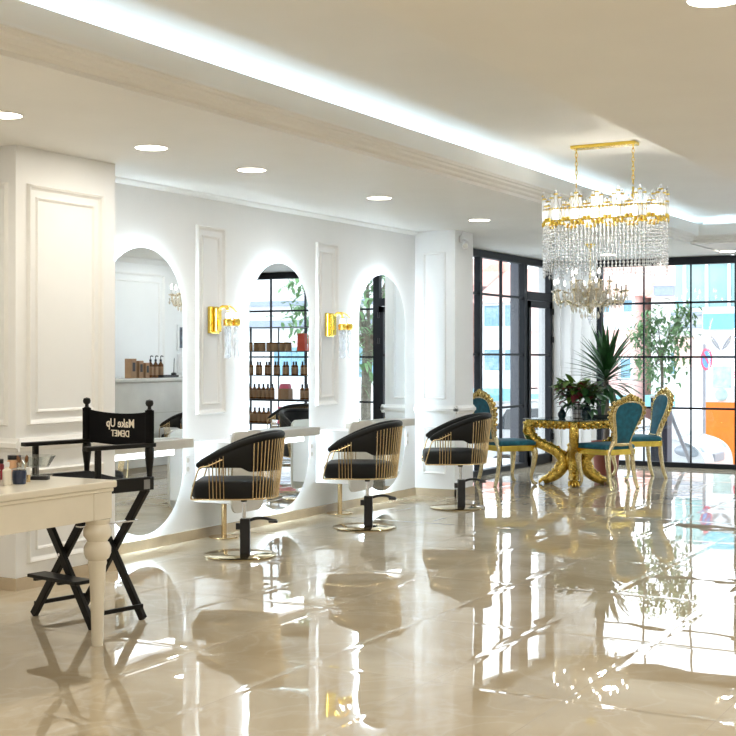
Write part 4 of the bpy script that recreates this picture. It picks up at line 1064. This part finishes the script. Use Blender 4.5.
# ------------------------------------------------------------------ the street
M['asphalt'] = mat('pale_street', (.55, .55, .54), .8, var=.08)
M['pave'] = mat('pale_paving', (.66, .65, .63), .8, var=.06)
M['bwhite'] = mat('white_render', (.82, .82, .83), .8, var=.03)
M['bpink'] = mat('pink_render', (.88, .56, .50), .8, var=.05)
M['bsalmon'] = mat('salmon_roof', (.80, .46, .38), .8, var=.1, vscale=1.5)
M['bblue'] = mat('blue_pane', (.20, .36, .46), .15, var=.15)
M['teal'] = mat('teal_band', (.20, .44, .50), .5, var=.08)
M['tealglass'] = mat('teal_curtain_glass', (.30, .50, .50), .12, var=.4, vscale=.5)
M['navy'] = mat('navy_planter', (.015, .02, .04), .4)
M['orange'] = mat('orange_panel', (.80, .17, .005), .5, var=.04)
M['carwhite'] = mat('white_car_paint', (.78, .79, .80), .15, var=.01, coat=1.)
M['signred'] = mat('sign_red', (.72, .06, .14), .4); M['signblue'] = mat('sign_blue', (.10, .28, .60), .4)
M['greypipe'] = mat('grey_pole', (.32, .31, .33), .5)
M['carglass'] = mat('car_glass', (.02, .025, .03), .05)
M['headl'] = mat('headlight_lens', (.38, .42, .46), .08, var=.1)
M['teal2'] = mat('sky_blue_sign', (.18, .56, .68), .5, var=.05); M['poster'] = mat('grey_green_poster', (.40, .52, .50), .5, var=.25, vscale=8)
M['slate'] = mat('slate_grey', (.30, .34, .42), .7)
ZG = -.78
bm = BM(); box(bm, -60, 60, 16.5, 18.0, ZG - .05, -.12); struct('sidewalk', bm, M['pave'])
bm = BM(); box(bm, -2.2, -.5, -20, 16.49, ZG - .05, -.12); struct('sidewalk', bm, M['pave'])
bm = BM(); box(bm, -60, 90, -30, 32, ZG - .3, ZG - .06); box(bm, -120, 120, 32.01, 160, -6, -5); struct('street_ground', bm, M['asphalt'])
def building(name, label, x0, x1, y0, y1, z1, m, roof=None, wins=(), bands=(), zb=-5, front='y', cat='building'):
    """front wall at y0; wins: (x, z, w, h); bands: (z0,z1,mat,out)"""
    t = thing(name, label, cat, (0, 0, 0))
    bm = BM(); box(bm, x0, x1, y0, y1, zb, z1); obj('facade', bm, M[m], t, False)
    if roof:
        bm = BM(); rm, rh, ov = roof
        prism(bm, [(y0 - ov, z1 + .001), (y1 + ov, z1 + .001), ((y0 + y1) / 2, z1 + rh)], 'x', x0 - ov, x1 + ov); obj('roof', bm, M[rm], t, False)
    for z0, z1_, bmn, out in bands:
        bm = BM(); box(bm, x0 - .02, x1 + .02, y0 - out, y0 - .001, z0, z1_); obj('band', bm, M[bmn], t, False)
    for (x, z, w, h) in wins:
        bm = BM(); ring_prism(bm, [(x - w / 2 - .12, z - .12), (x + w / 2 + .12, z - .12), (x + w / 2 + .12, z + h + .12), (x - w / 2 - .12, z + h + .12)], [(x - w / 2, z), (x + w / 2, z), (x + w / 2, z + h), (x - w / 2, z + h)], 'y', y0 - .12, y0 - .002)
        f = obj('window', bm, M['bwhite'], t, False)
        bm = BM(); box(bm, x - w / 2, x + w / 2, y0 - .06, y0 - .01, z, z + h); box(bm, x - .04, x + .04, y0 - .09, y0 - .005, z, z + h); obj('pane', bm, M['bblue'], f, False)
    return t

building('apartment_house', 'white house with blue windows across the street behind the left glazing', -30.4, -19, 80, 92, 5.05, 'bwhite', ('bsalmon', 2.6, .5),
         [(x, z, 1.15, 1.4) for x in (-29.4, -27.9, -25.6, -23.4, -21) for z in (3.45, .5)], [(-1.5, -.7, 'teal', .9), (5.0, 5.3, 'bwhite', .3)])
building('apartment_house', 'pink house at the far left edge of the left glazing', -48, -31.5, 79, 92, 6.3, 'bpink', ('bsalmon', 2.2, .4), [(-32.2, 3.4, 1., 1.4), (-32.2, .4, 1., 1.4)], [(-1.5, -.7, 'teal', .9)])
building('corner_house', 'pink house with salmon roof seen through the street window above the yucca', -18.5, -13.2, 60, 66, 4.3, 'bpink', ('bsalmon', 1.1, .3), [(-13.5, 3.55, .42, .55), (-14.6, 3.55, .42, .55), (-13.6, .4, .5, .9)], [(2.7, 3.3, 'bwhite', .25), (4.1, 4.35, 'bwhite', .2), (-.95, -.42, 'teal', .8)])
building('white_house', 'white house behind the small potted street tree', -12.7, -7.2, 61, 66, 4.25, 'bwhite', ('bsalmon', .7, .2), [(-11.4, .6, .6, 1.), (-9.8, .6, .6, 1.)], [(2.6, 2.9, 'bwhite', .2), (-.95, -.4, 'teal', .9)])
t = thing('rooftop_box', 'slate grey box on the roof of the white house', 'rooftop box', (-11.8, 60.2, 4.28))
bm = BM(); box(bm, -.45, .45, -.3, .3, 0, .42); obj('housing', bm, M['slate'], t, False)
bm = BM(); box(bm, -.47, .47, -.32, .32, .421, .47); obj('lid', bm, M['slate'], t, False)
t = thing('glass_office', 'teal glass office building at the upper right behind the street window', 'building', (0, 0, 0))
bm = BM(); box(bm, -4.9, 6, 38, 48, 2.85, 4.15); obj('glass_front', bm, M['tealglass'], t, False)
bm = BM(); box(bm, -4.9, 6, 38.01, 48, -5, 2.84); obj('facade', bm, M['bwhite'], t, False)
bm = BM(); box(bm, -5.0, 6.1, 37.8, 48.1, 4.151, 4.6); obj('roof_slab', bm, M['bwhite'], t, False)
for x in (-4.6, -3.95, -3.3, -2.65, -2.0, -1.2): 
    bm = BM(); box(bm, x - .04, x + .04, 37.9, 37.99, 2.86, 4.14); obj('fin', bm, M['bwhite'], t, False)
for z in (2.25, 2.62):
    bm = BM(); box(bm, -4.95, 6.05, 37.7, 38.0, z, z + .1); obj('ledge', bm, M['slate'], t, False)
bm = BM(); box(bm, -4.9, -3.6, 37.9, 37.99, 1.1, 2.0); obj('pink_infill', bm, M['bpink'], t, False)
building('office_block', 'pale office block with grey ledges reflected in the middle mirror', 12, 40, 45, 60, 9, 'bwhite', None, [(x, z, 1.6, 1.2) for x in (15, 19, 23, 27) for z in (.6,)], [(2.6, 2.9, 'slate', .3), (3.5, 3.7, 'slate', .3), (5.6, 5.8, 'slate', .3)])
# white advertising wall with the orange panel
t = thing('advertising_wall', 'white street wall with orange panel, blue sign and leaf emblem at the right edge', 'wall sign', (-.62, 25, 0))
bm = BM(); box(bm, 0, 3.2, 0, .3, ZG, 2.36); obj('wall_panel', bm, M['bwhite'], t, False)
bm = BM(); box(bm, .03, 3.2, -.06, -.001, 1.935, 2.23); obj('blue_sign', bm, M['teal2'], t, False)
bm = BM(); box(bm, .02, 3.2, -.08, -.001, -.9, .535); obj('orange_panel', bm, M['orange'], t, False)
bm = BM(); box(bm, .21, .55, -.02, -.001, .81, 1.225); obj('poster', bm, M['poster'], t, False)
bm = BM(); lathe(bm, [(0, 0), (.12, 0), (.12, .02), (0, .02)], (0, 0, 0), 28); bmesh.ops.rotate(bm, verts=bm.verts, cent=(0, 0, 0), matrix=Matrix.Rotation(PI / 2, 3, 'X')); bmesh.ops.translate(bm, verts=bm.verts, vec=(.365, -.002, .675)); obj('round_plate', bm, M['poster'], t)
for s in (-1, 1):
    leaf = [(.36 + s * (.02 + .17 * u ** .8 + w_), 1.535 + .28 * u) for u, w_ in [(k / 8, .045 * math.sin(PI * k / 8)) for k in range(9)]] + [(.36 + s * (.02 + .17 * u ** .8 - w_), 1.535 + .28 * u) for u, w_ in [(k / 8, .045 * math.sin(PI * k / 8)) for k in range(7, 0, -1)]]
    inn = [(.36 + s * (.02 + .17 * u ** .8 + .35 * w_), 1.55 + .25 * u) for u, w_ in [(k / 8, .045 * math.sin(PI * k / 8)) for k in range(9)]] + [(.36 + s * (.02 + .17 * u ** .8 - .35 * w_), 1.55 + .25 * u) for u, w_ in [(k / 8, .045 * math.sin(PI * k / 8)) for k in range(7, 0, -1)]]
    bm = BM(); ring_prism(bm, leaf, inn, 'y', -.03, -.001); obj('leaf_emblem', bm, M['greypipe'], t, False)
bm = BM(); box(bm, .60, .9, -.03, -.001, 1.0, 1.16); obj('red_sign', bm, M['signred'], t, False)
# no parking sign
t = thing('no_parking_sign', 'round red and blue no parking sign on a grey pole', 'road sign', (.24, 22, 0), 1.3)
bm = BM(); cyl(bm, (0, .03, ZG - .05), (0, .03, 1.62), .028, seg=14); obj('pole', bm, M['greypipe'], t)
def disc(r, y0, y1, m, r2=0):
    bm = BM(); o_ = [(r * math.cos(2 * PI * k / 36), 1.36 + r * math.sin(2 * PI * k / 36)) for k in range(36)]
    if r2: ring_prism(bm, o_, [(r2 * math.cos(2 * PI * k / 36), 1.36 + r2 * math.sin(2 * PI * k / 36)) for k in range(36)], 'y', y0, y1)
    else: prism(bm, o_, 'y', y0, y1)
    return obj('x', bm, M[m], t, False)
disc(.175, -.012, -.002, 'signblue').name = 'sign_face'
disc(.19, -.018, -.0125, 'signred', .145).name = 'red_rim'
bm = BM(); bar(bm, (-.11, -.0155, 1.47), (.11, -.0155, 1.25), .004, .045); obj('red_slash', bm, M['signred'], t, False)
# white car
t = thing('white_car', 'white hatchback parked outside the street window, nose to the right', 'car', (-1.16, 20.5, ZG - .06))
P = [(-2.0, .35), (-2.02, .75), (-1.95, 1.0), (-1.75, 1.38), (-1.4, 1.5), (-.4, 1.52), (.1, 1.42), (.75, 1.10), (1.35, 1.02), (1.8, .90), (1.98, .72), (2.02, .45), (1.95, .25), (-1.9, .25)]
bm = BM(); S_ = [(p.x, p.y) for p in smooth_path([(x, z, 0) for x, z in P], 4)]
lay = [(-.80, .90), (-.84, .97), (-.80, 1.0), (.80, 1.0), (.84, .97), (.80, .9)]
def wz(y, z): return y * (1 - .22 * max(0, (z - 1.0) / .5))
rg = []
for y, s in ((-.70, .93), (-.80, .985), (-.84, 1.), (.84, 1.), (.80, .985), (.70, .93)):
    rg.append([bm.verts.new((x * s, wz(y, z), .8 + (z - .8) * (s if abs(y) > .75 else .96))) for x, z in S_])
for A, B in zip(rg, rg[1:]):
    for k in range(len(S_)): bm.faces.new((A[k], A[(k + 1) % len(S_)], B[(k + 1) % len(S_)], B[k]))
bm.faces.new(list(reversed(rg[0]))); bm.faces.new(rg[-1])
obj('body', bm, M['carwhite'], t, angle=50)
bm = BM(); v = [bm.verts.new(p) for p in ((.16, -.66, 1.405), (.16, .66, 1.405), (.80, .74, 1.105), (.80, -.74, 1.105))]; w = [bm.verts.new((p.co.x + .02, p.co.y, p.co.z + .02)) for p in v]
bm.faces.new(v); bm.faces.new(w)
for k in range(4): bm.faces.new((v[k], v[(k + 1) % 4], w[(k + 1) % 4], w[k]))
obj('windscreen', bm, M['carglass'], t, False)
for y, sg in ((-.80, -1), (.80, 1)):
    bm = BM(); q = [(-1.45, 1.05), (-1.3, 1.38), (-.4, 1.42), (.05, 1.33), (.5, 1.08)]
    a = [bm.verts.new((x, wz(sg * .855, z), z)) for x, z in q]; b = [bm.verts.new((x, wz(sg * .845, z) * .97, z)) for x, z in q]
    bm.faces.new(a); bm.faces.new(b)
    for k in range(5): bm.faces.new((a[k], a[(k + 1) % 5], b[(k + 1) % 5], b[k]))
    obj('side_window', bm, M['carglass'], t, False)
    for x in (-1.3, 1.25):
        bm = BM(); cyl(bm, (x, sg * .70, .32), (x, sg * .86, .32), .32, seg=28); wl = obj('wheel', bm, M['black'], t)
        bm = BM(); cyl(bm, (x, sg * .861, .32), (x, sg * .868, .32), .21, seg=20); obj('hubcap', bm, M['chrome'], wl)
    bm = BM(); ball(bm, (1.72, sg * .66, .80), (.24, .17, .10), 16, 10); obj('headlight', bm, M['headl'], t)
    bm = BM(); ball(bm, (.62, sg * .92, 1.12), (.09, .08, .07), 12, 8); obj('wing_mirror', bm, M['carwhite'], t)
bm = BM(); box(bm, 1.93, 2.02, -.30, .30, .60, .74); obj('grille', bm, M['greypipe'], t, False, .02)
bm = BM(); box(bm, 1.99, 2.045, -.5, .5, .36, .48); obj('number_plate_recess', bm, M['greypipe'], t, False, .01)
# potted tree by the glass, and bigger street trees
def tree(name, label, loc, trunk, crown, n, L, w, seed, planter=None, group=None, m='treeleaf'):
    t = thing(name, label, 'tree', loc, 0, group)
    if planter:
        pw, ph = planter; bm = BM(); box(bm, -pw, pw, -pw, pw, 0, ph); obj('planter', bm, M['navy'], t, False, .01)
        bm = BM(); ring_prism(bm, [(-pw - .008, -pw - .008), (pw + .008, -pw - .008), (pw + .008, pw + .008), (-pw - .008, pw + .008)], [(-pw + .02, -pw + .02), (pw - .02, -pw + .02), (pw - .02, pw - .02), (-pw + .02, pw - .02)], 'z', ph + .001, ph + .025); obj('planter_rim', bm, M['plastic'], t, False)
    q = random.Random(seed); (z0, z1, r) = trunk; (cz, rx, rz) = crown
    bm = BM(); tube(bm, smooth_path([(0, 0, z0), (r * .6, 0, (z0 + z1) / 2), (0, 0, z1)], 4), r, 8)
    tips = []
    for k in range(9):
        a = k * 2.4; tip = (rx * .7 * math.cos(a), rx * .7 * math.sin(a), cz + rz * q.uniform(-.5, .8)); tips.append(tip)
        tube(bm, smooth_path([(0, 0, z1 - (z1 - z0) * .25 * q.random()), (tip[0] * .35, tip[1] * .35, (z1 + tip[2]) / 2), tip], 4), [r * (.5 - .04 * i) for i in range(9)], 5)
    obj('trunk', bm, M['bark'], t)
    bm = BM()
    for k in range(n):
        while True:
            p = Vector((q.uniform(-1, 1), q.uniform(-1, 1), q.uniform(-1, 1)))
            if .25 < p.length < 1: break
        c = Vector((p.x * rx, p.y * rx, cz + p.z * rz))
        if q.random() < .55:
            tp = Vector(q.choice(tips)); c = tp + Vector((q.gauss(0, rx * .2), q.gauss(0, rx * .2), q.gauss(0, rz * .16)))
        blade(bm, c, q.uniform(0, 2 * PI), q.uniform(-.9, .7), L, w, .5, 3)
    obj('foliage', bm, M[m], t, angle=80)
    return t
tree('potted_tree', 'small leafy tree in a tall dark planter just outside the street window', (.88, 17.3, -.12), (.9, 1.55, .022), (1.62, .42, .62), 1000, .10, .045, 2, (.115, .97))
tree('street_tree', 'big street tree outside reflected in the last oval mirror', (4.9, 19.3, ZG), (0, 2.6, .09), (3.2, 1.5, 1.6), 2600, .18, .08, 3, None)
tree('street_tree', 'street tree branch outside reflected in the middle oval mirror', (6.9, 21.6, ZG), (0, 3.2, .08), (4.3, .9, .6), 700, .15, .07, 8, None)
t = thing('leaning_post', 'grey post leaning outside the street window behind the side-on gold chair', 'post', (0, 0, 0))
bm = BM(); cyl(bm, (.84, 17.75, .70), (1.12, 17.95, -.13), .028, seg=12); obj('shaft', bm, M['greypipe'], t)
bm = BM(); ball(bm, (1.12, 17.95, -.10), (.09, .09, .03)); obj('foot', bm, M['black'], t)
t = thing('street_column', 'slim dark metal column outside the left glazing', 'column', (-.78, 16.2, -.12))
bm = BM(); box(bm, -.06, .06, -.06, .06, .021, 2.9); obj('shaft', bm, M['navy'], t, False, .006)
bm = BM(); box(bm, -.09, .09, -.09, .09, 0, .02); obj('foot_plate', bm, M['navy'], t, False)
# balustrade outside the left glazing
t = thing('street_railing', 'thin dark street railing outside the left glazing', 'railing', (-2.1, 0, 0))
for y in range(4):
    bm = BM(); cyl(bm, (0, 13 + y * 1.6, -.12), (0, 13 + y * 1.6, .86), .018, seg=8); obj('post', bm, M['frame'], t)
for z in (.84, .55, .25):
    bm = BM(); cyl(bm, (0, 12.5, z), (0, 18, z), .014, seg=8); obj('rail_bar', bm, M['frame'], t)

# ------------------------------------------------------------------ daylight and camera
w = bpy.data.worlds.new('overcast_sky'); bpy.context.scene.world = w; w.use_nodes = True
nt = w.node_tree; bg = nt.nodes['Background']
tc = nt.nodes.new('ShaderNodeTexCoord'); sx = nt.nodes.new('ShaderNodeSeparateXYZ'); nt.links.new(tc.outputs['Generated'], sx.inputs[0])
cr = nt.nodes.new('ShaderNodeValToRGB'); cr.color_ramp.elements[0].position = .0; cr.color_ramp.elements[0].color = (.93, .96, 1, 1); cr.color_ramp.elements[1].position = .8; cr.color_ramp.elements[1].color = (.78, .88, 1, 1)
nt.links.new(sx.outputs[2], cr.inputs['Fac']); nt.links.new(cr.outputs['Color'], bg.inputs['Color']); bg.inputs['Strength'].default_value = 1.75
def portal(name, loc, rot, sx_, sy_):
    L = bpy.data.lights.new(name, 'AREA'); L.shape = 'RECTANGLE'; L.size = sx_; L.size_y = sy_; L.cycles.is_portal = True
    o = bpy.data.objects.new(name, L); C.objects.link(o); o.location = loc; o.rotation_euler = rot
portal('window_portal', (3.25, 16.45, 1.33), (-PI / 2, 0, 0), 5.9, 2.6)
portal('window_portal', (-.45, 15.05, 1.33), (0, -PI / 2, 0), 2.6, 2.5)
cam = bpy.data.cameras.new('camera'); cam.sensor_width = 36; cam.lens = 36 * 1300 / 736; cam.shift_y = -11 / 736; cam.clip_end = 400
co = bpy.data.objects.new('camera', cam); C.objects.link(co); co.location = (6.06, 0, 1.4); co.rotation_euler = (PI / 2, 0, math.atan(732 / 1300))
sc = bpy.context.scene; sc.camera = co
vs = sc.view_settings; vs.view_transform = 'Standard'; vs.look = 'None'; vs.gamma = 1; vs.use_curve_mapping = False; vs.exposure = 1.2
sc.cycles.max_bounces = 12; sc.cycles.transparent_max_bounces = 40; sc.cycles.glossy_bounces = 6; sc.cycles.caustics_reflective = False; sc.cycles.sample_clamp_indirect = 6
